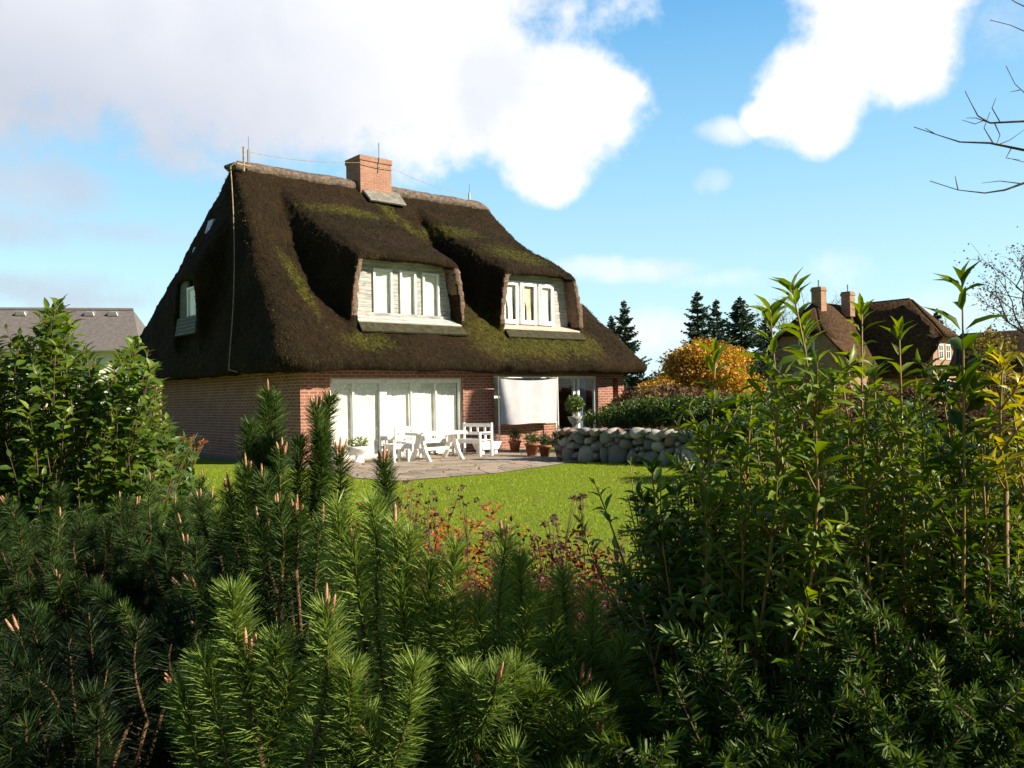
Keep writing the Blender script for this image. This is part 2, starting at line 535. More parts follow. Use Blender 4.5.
class MB:
    """collects simple solids and links them as one mesh"""
    def __init__(s):
        s.v = []
        s.f = []

    def add(s, vs, fs):
        k = len(s.v)
        s.v += [tuple(p) for p in vs]
        s.f += [tuple(i + k for i in f) for f in fs]
        return s

    def box(s, a, b):
        x0, y0, z0 = a
        x1, y1, z1 = b
        return s.hexa([(x0, y0, z0), (x1, y0, z0), (x1, y1, z0), (x0, y1, z0), (x0, y0, z1), (x1, y0, z1), (x1, y1, z1), (x0, y1, z1)])

    def hexa(s, p):
        return s.add(p, [(0, 3, 2, 1), (4, 5, 6, 7), (0, 1, 5, 4), (1, 2, 6, 5), (2, 3, 7, 6), (3, 0, 4, 7)])

    def tube(s, pts, rad, n=6):
        pts = [Vector(p) for p in pts]
        if not hasattr(rad, '__len__'):
            rad = [rad] * len(pts)
        k = len(s.v)
        prev = None
        for i, p in enumerate(pts):
            d = (pts[min(i + 1, len(pts) - 1)] - pts[max(i - 1, 0)])
            d = d.normalized() if d.length > 1e-9 else Vector((0, 0, 1))
            a = d.orthogonal().normalized() if prev is None else (prev - d * prev.dot(d))
            if a.length < 1e-6:
                a = d.orthogonal()
            a.normalize()
            prev = a
            b = d.cross(a)
            for j in range(n):
                t = 2 * math.pi * j / n
                s.v.append(tuple(p + (a * math.cos(t) + b * math.sin(t)) * rad[i]))
        for i in range(len(pts) - 1):
            for j in range(n):
                j2 = (j + 1) % n
                s.f.append((k + i * n + j, k + i * n + j2, k + (i + 1) * n + j2, k + (i + 1) * n + j))
        s.f.append(tuple(k + j for j in reversed(range(n))))
        s.f.append(tuple(k + (len(pts) - 1) * n + j for j in range(n)))
        return s

    def lathe(s, prof, n=20, c=(0, 0, 0)):
        k = len(s.v)
        for r, z in prof:
            for j in range(n):
                t = 2 * math.pi * j / n
                s.v.append((c[0] + r * math.cos(t), c[1] + r * math.sin(t), c[2] + z))
        for i in range(len(prof) - 1):
            for j in range(n):
                j2 = (j + 1) % n
                s.f.append((k + i * n + j, k + i * n + j2, k + (i + 1) * n + j2, k + (i + 1) * n + j))
        s.f.append(tuple(k + j for j in reversed(range(n))))
        s.f.append(tuple(k + (len(prof) - 1) * n + j for j in range(n)))
        return s

    def build(s, name, mat, parent=None, smooth=False, bevel=0.0):
        me = bpy.data.meshes.new(name)
        me.from_pydata(s.v, [], s.f)
        me.update()
        if bevel:
            bm = bmesh.new()
            bm.from_mesh(me)
            bmesh.ops.bevel(bm, geom=list(bm.edges), offset=bevel, segments=1, affect='EDGES')
            bm.to_mesh(me)
            bm.free()
        return link(name, me, mat, parent, smooth)


def norm(a):
    return a / np.maximum(np.linalg.norm(a, axis=-1, keepdims=True), 1e-9)


class LM:
    """many copies of a small leaf template written into one mesh, each with its own tint"""
    def __init__(s):
        s.parts = []

    def add(s, T, O, X, Y, Z, tint):
        tv, tf = T
        V = O[:, None, :] + tv[None, :, 0:1] * X[:, None, :] + tv[None, :, 1:2] * Y[:, None, :] + tv[None, :, 2:3] * Z[:, None, :]
        s.parts.append((V.reshape(-1, 3), tf, len(tv), len(O), np.repeat(tint, len(tv))))
        return s

    def build(s, name, mat, parent=None, smooth=True):
        Vs, Fs, Ts, k = [], [], [], 0
        for V, tf, nv, no, tn in s.parts:
            Vs.append(V)
            Ts.append(tn)
            f = np.array(tf)[None] + (np.arange(no) * nv)[:, None, None] + k
            Fs.append(f.reshape(-1, 4))
            k += len(V)
        V = np.concatenate(Vs).astype(np.float32)
        Fa = np.concatenate(Fs).astype(np.int32)
        tint = np.concatenate(Ts).astype(np.float32)
        me = bpy.data.meshes.new(name)
        me.vertices.add(len(V))
        me.vertices.foreach_set('co', V.ravel())
        me.loops.add(Fa.size)
        me.loops.foreach_set('vertex_index', Fa.ravel())
        me.polygons.add(len(Fa))
        me.polygons.foreach_set('loop_start', np.arange(0, Fa.size, 4, dtype=np.int32))
        me.polygons.foreach_set('loop_total', np.full(len(Fa), 4, dtype=np.int32))
        me.update(calc_edges=True)
        at_ = me.attributes.new('tint', 'FLOAT', 'POINT')
        at_.data.foreach_set('value', tint)
        return link(name, me, mat, parent, smooth)


def leaf_template(w=0.31, fold=0.10, curl=0.38):
    """a pointed leaf 1 long, folded along its midrib and curling back"""
    ys = [0.0, 0.3, 0.62, 1.0]
    ws = [0.06, 0.92, 0.80, 0.02]
    v, f = [], []
    for y, q in zip(ys, ws):
        z = -curl * y * y
        v += [(-w / 2 * q * 1.0, y, z + fold * q), (0, y, z), (w / 2 * q, y, z + fold * q)]
    for i in range(3):
        a = i * 3
        f += [(a, a + 1, a + 4, a + 3), (a + 1, a + 2, a + 5, a + 4)]
    return np.array(v), f


LEAF = leaf_template()
LEAF_BROAD = leaf_template(0.46, 0.09, 0.28)
QUAD = (np.array([(-.5, 0, 0), (.1, -.35, .1), (.5, .3, 0), (-.15, .5, .12)]), [(0, 1, 2, 3)])
NEED = (np.array([(-.5, 0, 0), (.5, 0, 0), (.38, .62, -.05), (-.38, .62, -.05), (.1, 1, -.12), (-.1, 1, -.12)]), [(0, 1, 2, 3), (3, 2, 4, 5)])


def curve_pts(a, b, n, sag=0.0, wob=0.0):
    a, b = Vector(a), Vector(b)
    L = (b - a).length
    w1 = Vector(rng.normal(size=3)) * wob * L
    out = []
    for i in range(n):
        t = i / (n - 1)
        p = a.lerp(b, t) + w1 * math.sin(math.pi * t)
        p.z -= sag * math.sin(math.pi * t) * L
        out.append(p)
    return out


def needle_shoot(lm, pts, nl, nw, n, a0=70, a1=28, tint=0.5, tvar=0.18, start=0.0, jitter=0.2):
    """needles all round a curved shoot; a0 = spread at its foot, a1 = spread at its tip (degrees)"""
    P = np.array([tuple(p) for p in pts])
    seg = len(P) - 1
    t = start + (1 - start) * rng.random(n) ** 0.85
    u = t * seg
    i = np.minimum(u.astype(int), seg - 1)
    fr = (u - i)[:, None]
    O = P[i] * (1 - fr) + P[i + 1] * fr
    D = norm(P[i + 1] - P[i])
    ref = np.where(np.abs(D[:, 2:3]) > 0.8, np.array([[1.0, 0, 0]]), np.array([[0, 0, 1.0]]))
    A = norm(np.cross(D, ref))
    B = np.cross(D, A)
    ph = rng.random(n) * 2 * np.pi
    rad = A * np.cos(ph)[:, None] + B * np.sin(ph)[:, None]
    ang = np.radians(a0 + (a1 - a0) * t ** 2 + rng.normal(size=n) * 7)
    Y = D * np.cos(ang)[:, None] + rad * np.sin(ang)[:, None] + rng.normal(size=(n, 3)) * jitter * 0.35
    Y = norm(Y)
    Z = norm(np.cross(Y, rng.normal(size=(n, 3))))
    X = np.cross(Y, Z)
    ln = nl * (0.8 + 0.35 * rng.random(n)) * (1 - 0.25 * (t > 0.93))
    tn = np.clip(tint + rng.normal(size=n) * tvar + 0.12 * (t - 0.5), 0, 1)
    lm.add(NEED, O, X * nw, Y * ln[:, None], Z * ln[:, None], tn)


def leaf_shoot(lm, st, pts, pairs, ll, T=LEAF, tint=0.6, start=0.1, spread=55, rad=0.003, tvar=0.15, crown=True):
    """an upright shoot with opposite, crossed pairs of leaves"""
    P = [Vector(p) for p in pts]
    seg = len(P) - 1
    if st is not None:
        st.tube(P, [rad * (1 - 0.6 * i / seg) for i in range(seg + 1)], 5)
    O, X, Y, Z, tt = [], [], [], [], []
    a0 = random.random() * 6.28
    for k in range(pairs):
        t = start + (1 - start) * ((k + 0.5) / pairs) ** 0.9
        u = min(t * seg, seg - 1e-4)
        i = int(u)
        o = P[i].lerp(P[i + 1], u - i)
        d = (P[i + 1] - P[i]).normalized()
        a = d.orthogonal().normalized()
        b = d.cross(a)
        a0 += math.pi / 2 + random.gauss(0, 0.25)
        near_tip = max(0.0, (t - 0.8) / 0.2)
        L = ll * (1 - 0.45 * near_tip) * random.uniform(0.8, 1.15)
        for q in (0, math.pi):
            if random.random() < 0.06:
                continue
            ph = a0 + q + random.gauss(0, 0.15)
            r = a * math.cos(ph) + b * math.sin(ph)
            an = R(spread - 25 * near_tip + random.gauss(0, 9))
            y = (d * math.cos(an) + r * math.sin(an)).normalized()
            z = (d * math.sin(an) - r * math.cos(an)).normalized()
            x = y.cross(z)
            rl = random.gauss(0, 0.35)
            x, z = x * math.cos(rl) + z * math.sin(rl), z * math.cos(rl) - x * math.sin(rl)
            O.append(o + r * rad)
            X.append(x * L)
            Y.append(y * L)
            Z.append(z * L)
            tt.append(min(1, max(0, tint + random.gauss(0, tvar) + 0.2 * near_tip)))
    if O:
        f = lambda q: np.array([tuple(v) for v in q])
        lm.add(T, f(O), f(X), f(Y), f(Z), np.array(tt))


def cloud(lm, c, r, n, size, T=QUAD, tint=0.5, tvar=0.2, shell=0.6, lumps=0, lump_r=0.4, flat=0.0):
    """leaves spread through a lumpy ellipsoid"""
    c, r = np.array(c, float), np.array(r, float)
    if lumps:
        d = norm(rng.normal(size=(lumps, 3)))
        d[:, 2] = np.abs(d[:, 2]) * 1.0 - 0.25
        cc = c + d * r * (0.65 + 0.2 * rng.random((lumps, 1)))
        lt = rng.normal(size=lumps) * 0.13
        k = rng.integers(0, lumps, n)
        dd = norm(rng.normal(size=(n, 3))) * (rng.random((n, 1)) ** 0.45)
        O = cc[k] + dd * (r.mean() * lump_r) * np.array([1, 1, .8])
        tn = tint + lt[k]
    else:
        d = norm(rng.normal(size=(n, 3)))
        O = c + d * r * (shell + (1 - shell) * rng.random((n, 1)) ** 0.7)
        tn = np.full(n, tint)
    O[:, 2] = np.maximum(O[:, 2], 0.03)
    Y = norm(rng.normal(size=(n, 3)) * np.array([1, 1, 1 - flat]) + np.array([0, 0, .3]))
    Z = norm(np.cross(Y, rng.normal(size=(n, 3))))
    X = np.cross(Y, Z)
    s = size * (0.6 + 0.8 * rng.random((n, 1)))
    lm.add(T, O, X * s, Y * s, Z * s, np.clip(tn + rng.normal(size=n) * tvar, 0, 1))


def new_from_eval(o):
    dg = bpy.context.evaluated_depsgraph_get()
    dg.update()
    return bpy.data.meshes.new_from_object(o.evaluated_get(dg), depsgraph=dg)


# ------------------------------------------------------------------ ground
def sheet(name, pts, z, mat, label=None):
    me = bpy.data.meshes.new(name)
    me.from_pydata([(x, y, z) for x, y in pts], [], [tuple(range(len(pts)))])
    o = link(name, me, mat)
    put(o, kind='structure')
    return o


C0 = Vector((-5.41, 21.7, 0))
UA = math.atan2(.652, .758)
U = Vector((math.cos(UA), math.sin(UA), 0))
Vv = Vector((-math.sin(UA), math.cos(UA), 0))


def H(t, s, z=0.0):
    return C0 + U * t + Vv * s + Vector((0, 0, z))


sheet('lawn', [(-900, -300), (900, -300), (900, 1500), (-900, 1500)], 0.0, LAWN)
# the flagged patio runs along the front of the house
pp = [H(-0.9, -5.9), H(1.5, -6.1), H(4.0, -5.45), H(6.2, -5.0), H(7.3, -4.3), H(7.6, -1.5), H(7.6, 0.0), H(-0.5, 0.0), H(-0.5, -3.0), H(-1.1, -4.5)]
sheet('patio', [(p.x, p.y) for p in pp], 0.012, PATIO)
pp = [H(-0.55, -0.5), H(-0.02, -0.5), H(-0.02, 12.9), H(-0.55, 12.9)]
sheet('side_path', [(p.x, p.y) for p in pp], 0.008, LEAD)
sheet('planting_bed', [(-6, -1.0), (6, -1.0), (6, 2.8), (3.2, 4.2), (1.6, 5.6), (0.3, 6.4), (-1.6, 6.1), (-2.6, 5.6), (-6, 5.4)], 0.010, SOIL)


def grass():
    lm = LM()
    n = 150000
    Y = 5.6 + 15.0 * rng.random(n) ** 1.2
    X = -9.5 + 16.0 * rng.random(n)
    P = (X - C0.x) * U.x + (Y - C0.y) * U.y, (X - C0.x) * Vv.x + (Y - C0.y) * Vv.y
    ok = ~((P[0] > -1.2) & (P[1] > -6.2)) & ~((P[0] > -.7) & (P[1] > -.6)) & (np.abs(X) < Y * .62)
    edge = (P[0] > 3.9) & (P[1] > -6.2) & (P[1] < -5.2) & (Y < 20) & (np.abs(X) < Y * .62)
    ok = ok | edge
    X, Y = X[ok], Y[ok]
    n = len(X)
    O = np.stack([X, Y, np.zeros(n)], 1)
    Yv = norm(rng.normal(size=(n, 3)) * 0.45 + np.array([0, 0, 1.0]))
    Z = norm(np.cross(Yv, rng.normal(size=(n, 3))))
    Xv = np.cross(Yv, Z)
    L = (0.022 + 0.028 * rng.random((n, 1)))
    lm.add(NEED, O, Xv * 0.006, Yv * L, Z * L, np.clip(0.5 + rng.normal(size=n) * .25, 0, 1))
    o = lm.build('grass', GRASS)
    put(o, 'short sunlit green grass of the lawn in front of the patio', 'grass', kind='stuff')


grass()

def litter():
    lm = LM()
    n = 260
    X = -4.5 + 9 * rng.random(n)
    Y = 7 + 13 * rng.random(n)
    O = np.stack([X, Y, .028 + .02 * rng.random(n)], 1)
    Yv = norm(rng.normal(size=(n, 3)) * np.array([1, 1, .25]))
    Z = norm(np.cross(Yv, rng.normal(size=(n, 3)) * .3 + np.array([[.3, .3, 0]])))
    s_ = .05 * (.6 + .7 * rng.random((n, 1)))
    lm.add(LEAF_BROAD, O, np.cross(Yv, Z) * s_, Yv * s_, Z * s_, np.clip(.5 + rng.normal(size=n) * .3, 0, 1))
    o = lm.build('fallen_leaves', BROWN)
    put(o, 'scattered fallen brown leaves on the lawn', 'leaves', kind='stuff')


litter()
# ------------------------------------------------------------------ the thatched house
EZ = 2.66
RZ = 9.2
W = 12.75
LT = 12.3


def ring(q, z, ex=0.0):
    """rounded outline of the roof at fraction q of the way from eave to ridge"""
    t0 = -0.75 + (0.95 + 0.75) * q - ex
    t1 = LT + 0.75 - (0.75 + 0.94) * q + ex
    hs = (W / 2 + 0.75) * (1 - q) + 0.16 * q + ex
    sc = W / 2
    r = 0.16 + 0.45 * (1 - q)
    r = min(r, hs * 0.9)
    out = []
    for cx, cy, a in ((t1 - r, sc + hs - r, 0), (t0 + r, sc + hs - r, 90), (t0 + r, sc - hs + r, 180), (t1 - r, sc - hs + r, 270)):
        for k in range(6):
            an = R(a + 18 * k)
            out.append((cx + r * math.cos(an), cy + r * math.sin(an), z))
    return out


def q_of(z):
    h = (z - EZ) / (RZ - EZ)
    return h + 0.022 * math.sin(math.pi * h)


def roof_mesh():
    mb = MB()
    rings = [ring(0.07, 2.42, 0), ring(0.0, 2.34, -0.10), ring(0.0, 2.50, 0.0), ring(0, EZ, -0.02)]
    for i in range(1, 15):
        z = EZ + (RZ - EZ) * i / 14
        rings.append(ring(q_of(z), z))
    n = len(rings[0])
    vs = [p for r_ in rings for p in r_]
    fs = []
    for i in range(len(rings) - 1):
        for j in range(n):
            j2 = (j + 1) % n
            fs.append((i * n + j, i * n + j2, (i + 1) * n + j2, (i + 1) * n + j))
    fs.append(tuple(reversed(range(n))))
    fs.append(tuple((len(rings) - 1) * n + j for j in range(n)))
    mb.add(vs, fs)

    def loft(secs):
        m = len(secs[0])
        vs = [p for s_ in secs for p in s_]
        fs = []
        for i in range(len(secs) - 1):
            for j in range(m):
                j2 = (j + 1) % m
                fs.append((i * m + j, i * m + j2, (i + 1) * m + j2, (i + 1) * m + j))
        fs.append(tuple(reversed(range(m))))
        fs.append(tuple((len(secs) - 1) * m + j for j in range(m)))
        mb.add(vs, fs)

    def dormer(mp, c, wb, wt, d0, dm, d1, zb, zt, slope, thick, Mf, wr, splay):
        def prof(off, z_add, bottom):
            o = []
            pts = [(-wb + off, bottom), (-(wb + wt) / 2 + off * 1.0 - .04, (bottom + zt) / 2), (-wt + off, zt - .5), (-wt + .06 + off * .9, zt - .16 - off * .3),
                   (-wt + .30 + off * .5, zt - off), (0, zt + .04 - off), (wt - .30 - off * .5, zt - off), (wt - .06 - off * .9, zt - .16 - off * .3),
                   (wt - off, zt - .5), ((wb + wt) / 2 - off + .04, (bottom + zt) / 2), (wb - off, bottom)]
            for a, z in pts:
                o.append((a, z + (z_add if z > bottom + .1 else z_add * 0.0)))
            return o
        secs = []
        for d in (d0, (d0 + dm) / 2, dm + .06):
            za = slope * (d - d0)
            outer = prof(0.0, za, zb)
            inner = prof(thick, za * .3, zb)
            secs.append([mp(c + a, d, z) for a, z in outer + inner[::-1]])
        loft(secs)
        secs = []
        N = 9
        for i in range(N):
            d = dm + (d1 - dm) * i / (N - 1)
            f = i / (N - 1)
            z1 = zt + slope * (d - d0)
            zbm = min(Mf(d) - .7, z1 - .5)
            k = 1 - (1 - wr) * f
            g = max(z1 - zbm, 0.5)
            wtk = wt * k
            wbk = wtk + splay * g + (wb - wt) * .4
            o = [(-wbk, zbm), (-wtk - splay * .5, z1 - .5), (-wtk + .05, z1 - .18), (-wtk + .32, z1), (0, z1 + .05), (wtk - .32, z1), (wtk - .05, z1 - .18), (wtk + splay * .5, z1 - .5), (wbk, zbm)]
            secs.append([mp(c + a, d, z) for a, z in o])
        loft(secs)
    Mfront = lambda d: EZ + 0.92 * (d + 0.75)
    f_front = lambda a, d, z: (a, d, z)
    dormer(f_front, 3.70, 2.02, 1.80, 0.36, 1.10, 6.1, 3.3, 5.72, 0.55, 0.21, Mfront, 0.92, 0.22)
    dormer(f_front, 8.85, 1.88, 1.66, 0.36, 1.10, 6.1, 3.3, 5.72, 0.55, 0.21, Mfront, 0.92, 0.22)
    Mleft = lambda d: EZ + 3.75 * (d + 0.75)
    f_left = lambda a, d, z: (d, -a, z)
    dormer(f_left, -6.15, 1.12, 0.92, -0.70, -0.30, 0.5, 3.2, 5.55, 1.6, 0.22, Mleft, 0.95, 0.1)
    me = bpy.data.meshes.new('roof_raw')
    me.from_pydata(mb.v, [], mb.f)
    bm = bmesh.new()
    bm.from_mesh(me)
    bmesh.ops.recalc_face_normals(bm, faces=bm.faces)
    bm.to_mesh(me)
    bm.free()
    o = bpy.data.objects.new('roof_raw', me)
    COL.objects.link(o)
    md = o.modifiers.new('r', 'REMESH')
    md.mode = 'VOXEL'
    md.voxel_size = 0.06
    sm = o.modifiers.new('s', 'SMOOTH')
    sm.factor = 0.5
    sm.iterations = 5
    m2 = new_from_eval(o)
    bpy.data.objects.remove(o)
    nv = len(m2.vertices)
    co = np.zeros(nv * 3, np.float32)
    m2.vertices.foreach_get('co', co)
    co = co.reshape(-1, 3)
    no = np.zeros(nv * 3, np.float32)
    m2.vertices.foreach_get('normal', no)
    no = no.reshape(-1, 3)
    dsp = np.array([mnoise.noise(Vector(p) * 0.9) * 0.07 + mnoise.noise(Vector(p) * 3.2) * 0.030 + mnoise.noise(Vector(p) * 9.0) * 0.022 for p in co])
    co = co + no * dsp[:, None]
    for tc, wi in ((3.70, 1.74), (8.85, 1.60)):
        k = (np.abs(co[:, 0] - tc) < wi) & (co[:, 1] > .38) & (co[:, 1] < 1.06) & (co[:, 2] > 3.3) & (co[:, 2] < 4.7) & (no[:, 2] > .2)
        co[k, 2] = np.minimum(co[k, 2], 3.70)
    m2.vertices.foreach_set('co', co.ravel())
    m2.update()
    m2.name = 'roof'
    m2.materials.clear()
    m2.materials.append(THATCH)
    m2.materials.append(CUT_THATCH)
    idx = np.zeros(len(m2.polygons), np.int32)
    for p in m2.polygons:
        x, y, z = p.center
        n = p.normal
        if 3.92 < z < 6.0 and y < 0.97 and 1.2 < x < 11.2:
            tc = 3.70 if x < 6.3 else 8.85
            if (n.y < -0.7 and z < 5.50 and y < .62 and abs(x - tc) > 1.3) or (abs(n.z) < .5 and n.x * (x - tc) < 0 and abs(n.x) > .6 and abs(x - tc) < 1.66):
                idx[p.index] = 1
    m2.polygons.foreach_set('material_index', idx)
    return m2


DAPRON = material('mossy_apron', rough=.85, spec=.2, build=noisy((.022, .022, .012), (.06, .055, .03), 8, 6, .5, .02))
house = empty('thatched_house', C0, UA)
put(house, 'large brick house with steep mossy thatched roof, two front dormers and white garden doors', 'house')
roof = link('roof', roof_mesh(), None, house, smooth=True)

# reed stubble over the thatch: short stalks that break up its outline
def stubble():
    me = roof.data
    n = 52000
    area = np.zeros(len(me.polygons), np.float32)
    me.polygons.foreach_get('area', area)
    cen = np.zeros(len(me.polygons) * 3, np.float32)
    me.polygons.foreach_get('center', cen)
    nor = np.zeros(len(me.polygons) * 3, np.float32)
    me.polygons.foreach_get('normal', nor)
    cen, nor = cen.reshape(-1, 3), nor.reshape(-1, 3)
    ok = (nor[:, 2] > -0.4) & (cen[:, 1] < 7.5)
    p = area * ok
    idx = rng.choice(len(p), n, p=p / p.sum())
    O = cen[idx] + (rng.random((n, 3)) - .5) * 0.08
    N = nor[idx]
    down = norm(np.array([0, 0, -1.0]) - N * (-N[:, 2:3]))
    Y = norm(down * 0.9 + N * 0.42 + rng.normal(size=(n, 3)) * 0.22)
    Z = norm(np.cross(Y, rng.normal(size=(n, 3))))
    X = np.cross(Y, Z)
    L = 0.025 + 0.035 * rng.random((n, 1))
    # the ends of the reeds are greenish where moss holds them, straw brown elsewhere
    tn = np.array([0.5 + 0.9 * mnoise.noise(Vector(c) * 0.7) for c in O]) + rng.normal(size=n) * .2
    lm = LM()
    lm.add(NEED, O - N * 0.012, X * 0.016, Y * L, Z * L, np.clip(tn, 0, 1))
    reed = material('reed_ends', build=leafy([(0.0, (0.006, 0.004, 0.002)), (0.45, (0.020, 0.012, 0.006)), (0.75, (0.055, 0.035, 0.015)), (0.9, (0.05, 0.055, 0.008)), (1.0, (0.12, 0.115, 0.016))], 0.9, 0.0, 0.1))
    o = lm.build('reed_ends', reed, roof, smooth=False)
    put(o, kind='stuff')


stubble()

# ridge roll
def ridge_cap():
    mb = MB()
    n = 46
    vs, fs = [], []
    K = 12
    for i in range(n):
        t = 0.72 + (11.58 - 0.72) * i / (n - 1)
        e = min(i, n - 1 - i) / 3.0
        k = min(1, math.sqrt(max(e, 0.03)))
        r = (0.27 if t > 1.4 else 0.32) * k * (1 + .08 * mnoise.noise(Vector((t * 2, 0, 0))))
        for j in range(K):
            a = 2 * math.pi * j / K
            q = 1 + .16 * mnoise.noise(Vector((t * 3, math.cos(a) * 1.5, math.sin(a) * 1.5)))
            vs.append((t, W / 2 + r * 1.45 * math.cos(a) * q, RZ - 0.07 + r * math.sin(a) * q + .02 * mnoise.noise(Vector((t, 5, 0)))))
    for i in range(n - 1):
        for j in range(K):
            j2 = (j + 1) % K
            fs.append((i * K + j, i * K + j2, (i + 1) * K + j2, (i + 1) * K + j))
    fs.append(tuple(reversed(range(K))))
    fs.append(tuple((n - 1) * K + j for j in range(K)))
    mb.add(vs, fs)
    mb.build('ridge', RIDGE, roof, True)


ridge_cap()
# lead apron on the front slope below the chimney
mb = MB()
mb.hexa([(5.45, 5.42, 8.50), (6.95, 5.42, 8.50), (7.1, 6.30, 9.22), (5.45, 6.30, 9.22), (5.45, 5.36, 8.57), (6.95, 5.36, 8.57), (7.1, 6.22, 9.31), (5.45, 6.22, 9.31)])
mb.build('lead_apron', LEAD, roof, bevel=0.02)
mb = MB()
mb.box((5.38, 5.88, 8.6), (6.66, 6.86, 10.04))
mb.box((5.35, 5.85, 10.04), (6.69, 6.89, 10.22))
ch = mb.build('chimney', CHIM_BRICK, roof)
ch.data.materials.append(CHIM_BRICK)

# walls, butted pieces round the openings
mb = MB()
T_ = 0.30
ZT = 2.46
for x0, x1, z0, z1 in [(0, .85, -.1, ZT), (.85, 5.23, 2.20, ZT), (5.23, 6.41, -.1, ZT), (6.41, 9.0, -.1, .74), (6.41, 10.99, 2.27, ZT), (10.99, 11.72, -.1, ZT), (12.0, LT, -.1, ZT)]:
    mb.box((x0, 0, z0), (x1, T_, z1))
mb.box((11.72, .55, -.1), (12.0, .70, ZT))
mb.box((11.72, 0, 2.2), (12.0, .30, ZT))
mb.box((0, T_ + .001, -.1), (T_, W - T_, ZT))
mb.box((LT - T_, T_ + .001, -.1), (LT, W - T_, ZT))
mb.box((0, W - T_ + .001, -.1), (LT, W, ZT))
mb.build('wall', BRICK, house)
mb = MB()
mb.box((.35, .9, .0), (LT - .35, W - .35, .04))
mb.box((.35, 3.2, .04), (LT - .35, 3.3, 2.5))
mb.box((.35, .9, 2.50), (LT - .35, W - .35, 2.54))
mb.build('interior', DARK, house)
# dark timber soffit board under the eave
mb = MB()
mb.box((-.5, -.5, 2.462), (LT + .5, -.004, 2.50))
mb.build('soffit', BARK, house)


def curtain(name, x0, x1, z0, z1, y, mat, parent, amp=0.025, waves=12, scallop=0.0, pinch=None):
    nx, nz = max(12, int((x1 - x0) * 28)), 10
    vs, fs = [], []
    for j in range(nz + 1):
        w = j / nz
        for i in range(nx + 1):
            u = i / nx
            x = x0 + (x1 - x0) * u
            zb = z0 + (scallop * abs(math.sin(u * math.pi * (x1 - x0) / 0.28)) if scallop else 0)
            z = z1 + (zb - z1) * w
            if pinch:
                k = 1 - pinch[1] * math.sin(min(w * 1.35, 1) * math.pi / 2) ** 2
                x = pinch[0] + (x - pinch[0]) * k
            vs.append((x, y + amp * math.sin(u * waves * 2 * math.pi + .6 * math.sin(w * 3 + u * 5)), z))
    for j in range(nz):
        for i in range(nx):
            a = j * (nx + 1) + i
            fs.append((a, a + 1, a + nx + 2, a + nx + 1))
    me = bpy.data.meshes.new(name)
    me.from_pydata(vs, [], fs)
    return link(name, me, mat, parent, True)


def glazing(name, x0, x1, z0, z1, y, muls, parent, fw=0.07, mw=0.05, mat=None, sashes=None, sw=0.0, extra=None):
    """a framed opening facing the front; sashes get a raised white sash each"""
    mat = mat or WHITE
    d = 0.09
    mb = MB()
    mb.box((x0, y, z0 + fw), (x0 + fw, y + d, z1 - fw))
    mb.box((x1 - fw, y, z0 + fw), (x1, y + d, z1 - fw))
    mb.box((x0, y, z0), (x1, y + d, z0 + fw))
    mb.box((x0, y, z1 - fw), (x1, y + d, z1))
    xs = [x0 + fw] + list(muls) + [x1 - fw]
    for m in muls:
        mb.box((m - mw / 2, y + .002, z0 + fw), (m + mw / 2, y + d - .002, z1 - fw))
    if extra:
        extra(mb)
    fr = mb.build(name, mat, parent)
    for i in range(len(xs) - 1):
        a = xs[i] + (mw / 2 if i else 0)
        b = xs[i + 1] - (mw / 2 if i < len(xs) - 2 else 0)
        za, zb = z0 + fw, z1 - fw
        if sw:
            s_ = MB()
            s_.box((a, y - .02, za), (a + sw, y + .05, zb))
            s_.box((b - sw, y - .02, za), (b, y + .05, zb))
            s_.box((a + sw, y - .02, za), (b - sw, y + .05, za + sw))
            s_.box((a + sw, y - .02, zb - sw), (b - sw, y + .05, zb))
            s_.build('sash', WHITE, fr)
            a, b, za, zb = a + sw, b - sw, za + sw, zb - sw
        p = MB().box((a, y + .035, za), (b, y + .045, zb))
        p.build('pane', GLASS, fr)
    return fr


# garden doors, left bay: a door pair and a wide fixed light
g = glazing('garden_door', .85, 2.50, .05, 2.20, .10, [1.60], house, .075, .05, extra=lambda m: m.box((.93, .06, 2.06), (2.46, .10, 2.17)))
curtain('curtain', .93, 2.44, .10, 2.12, .225, CURT, g, .012, 14)
curtain('valance', .93, 2.44, 1.82, 2.12, .205, LACE, g, .008, 16, scallop=.06)
g = glazing('garden_window', 2.56, 5.23, .05, 2.20, .10, [3.46, 4.32], house, .085, .035, extra=lambda m: m.box((2.60, .06, 2.06), (5.15, .10, 2.17)))
curtain('curtain', 2.66, 5.14, .14, 2.12, .225, CURT, g, .012, 22)
curtain('valance', 2.66, 5.14, 1.85, 2.12, .205, LACE, g, .008, 26, scallop=.06)
MB().box((2.501, .09, .05), (2.559, .22, 2.2)).build('door_post', WHITE, house)
MB().box((.85, .05, -.02), (5.23, .095, .045)).build('threshold', SILL, house)
# right bay: a window behind the cloth and a door with a side light
g = glazing('kitchen_window', 6.41, 9.0, .78, 2.27, .10, [7.27, 8.13], house, .08, .06)
curtain('curtain', 6.5, 7.2, .85, 2.18, .3, CURT, g, .02, 8)
MB().box((6.36, -.05, .74), (9.0, .09, .775)).build('window_sill', SILL, house)
g = glazing('garden_door', 9.04, 10.99, .05, 2.27, .10, [9.95, 10.15], house, .085, .09)
curtain('curtain', 9.15, 9.42, .1, 2.18, .45, material('blue_curtain', rough=.85, build=noisy((.10, .16, .26), (.20, .28, .42), 3)), g, .03, 4)
curtain('curtain', 10.5, 10.85, .1, 2.18, .45, MATS['blue_curtain'], g, .03, 4)
MB().box((9.001, .09, .05), (9.039, .22, 2.27)).build('door_post', WHITE, house)

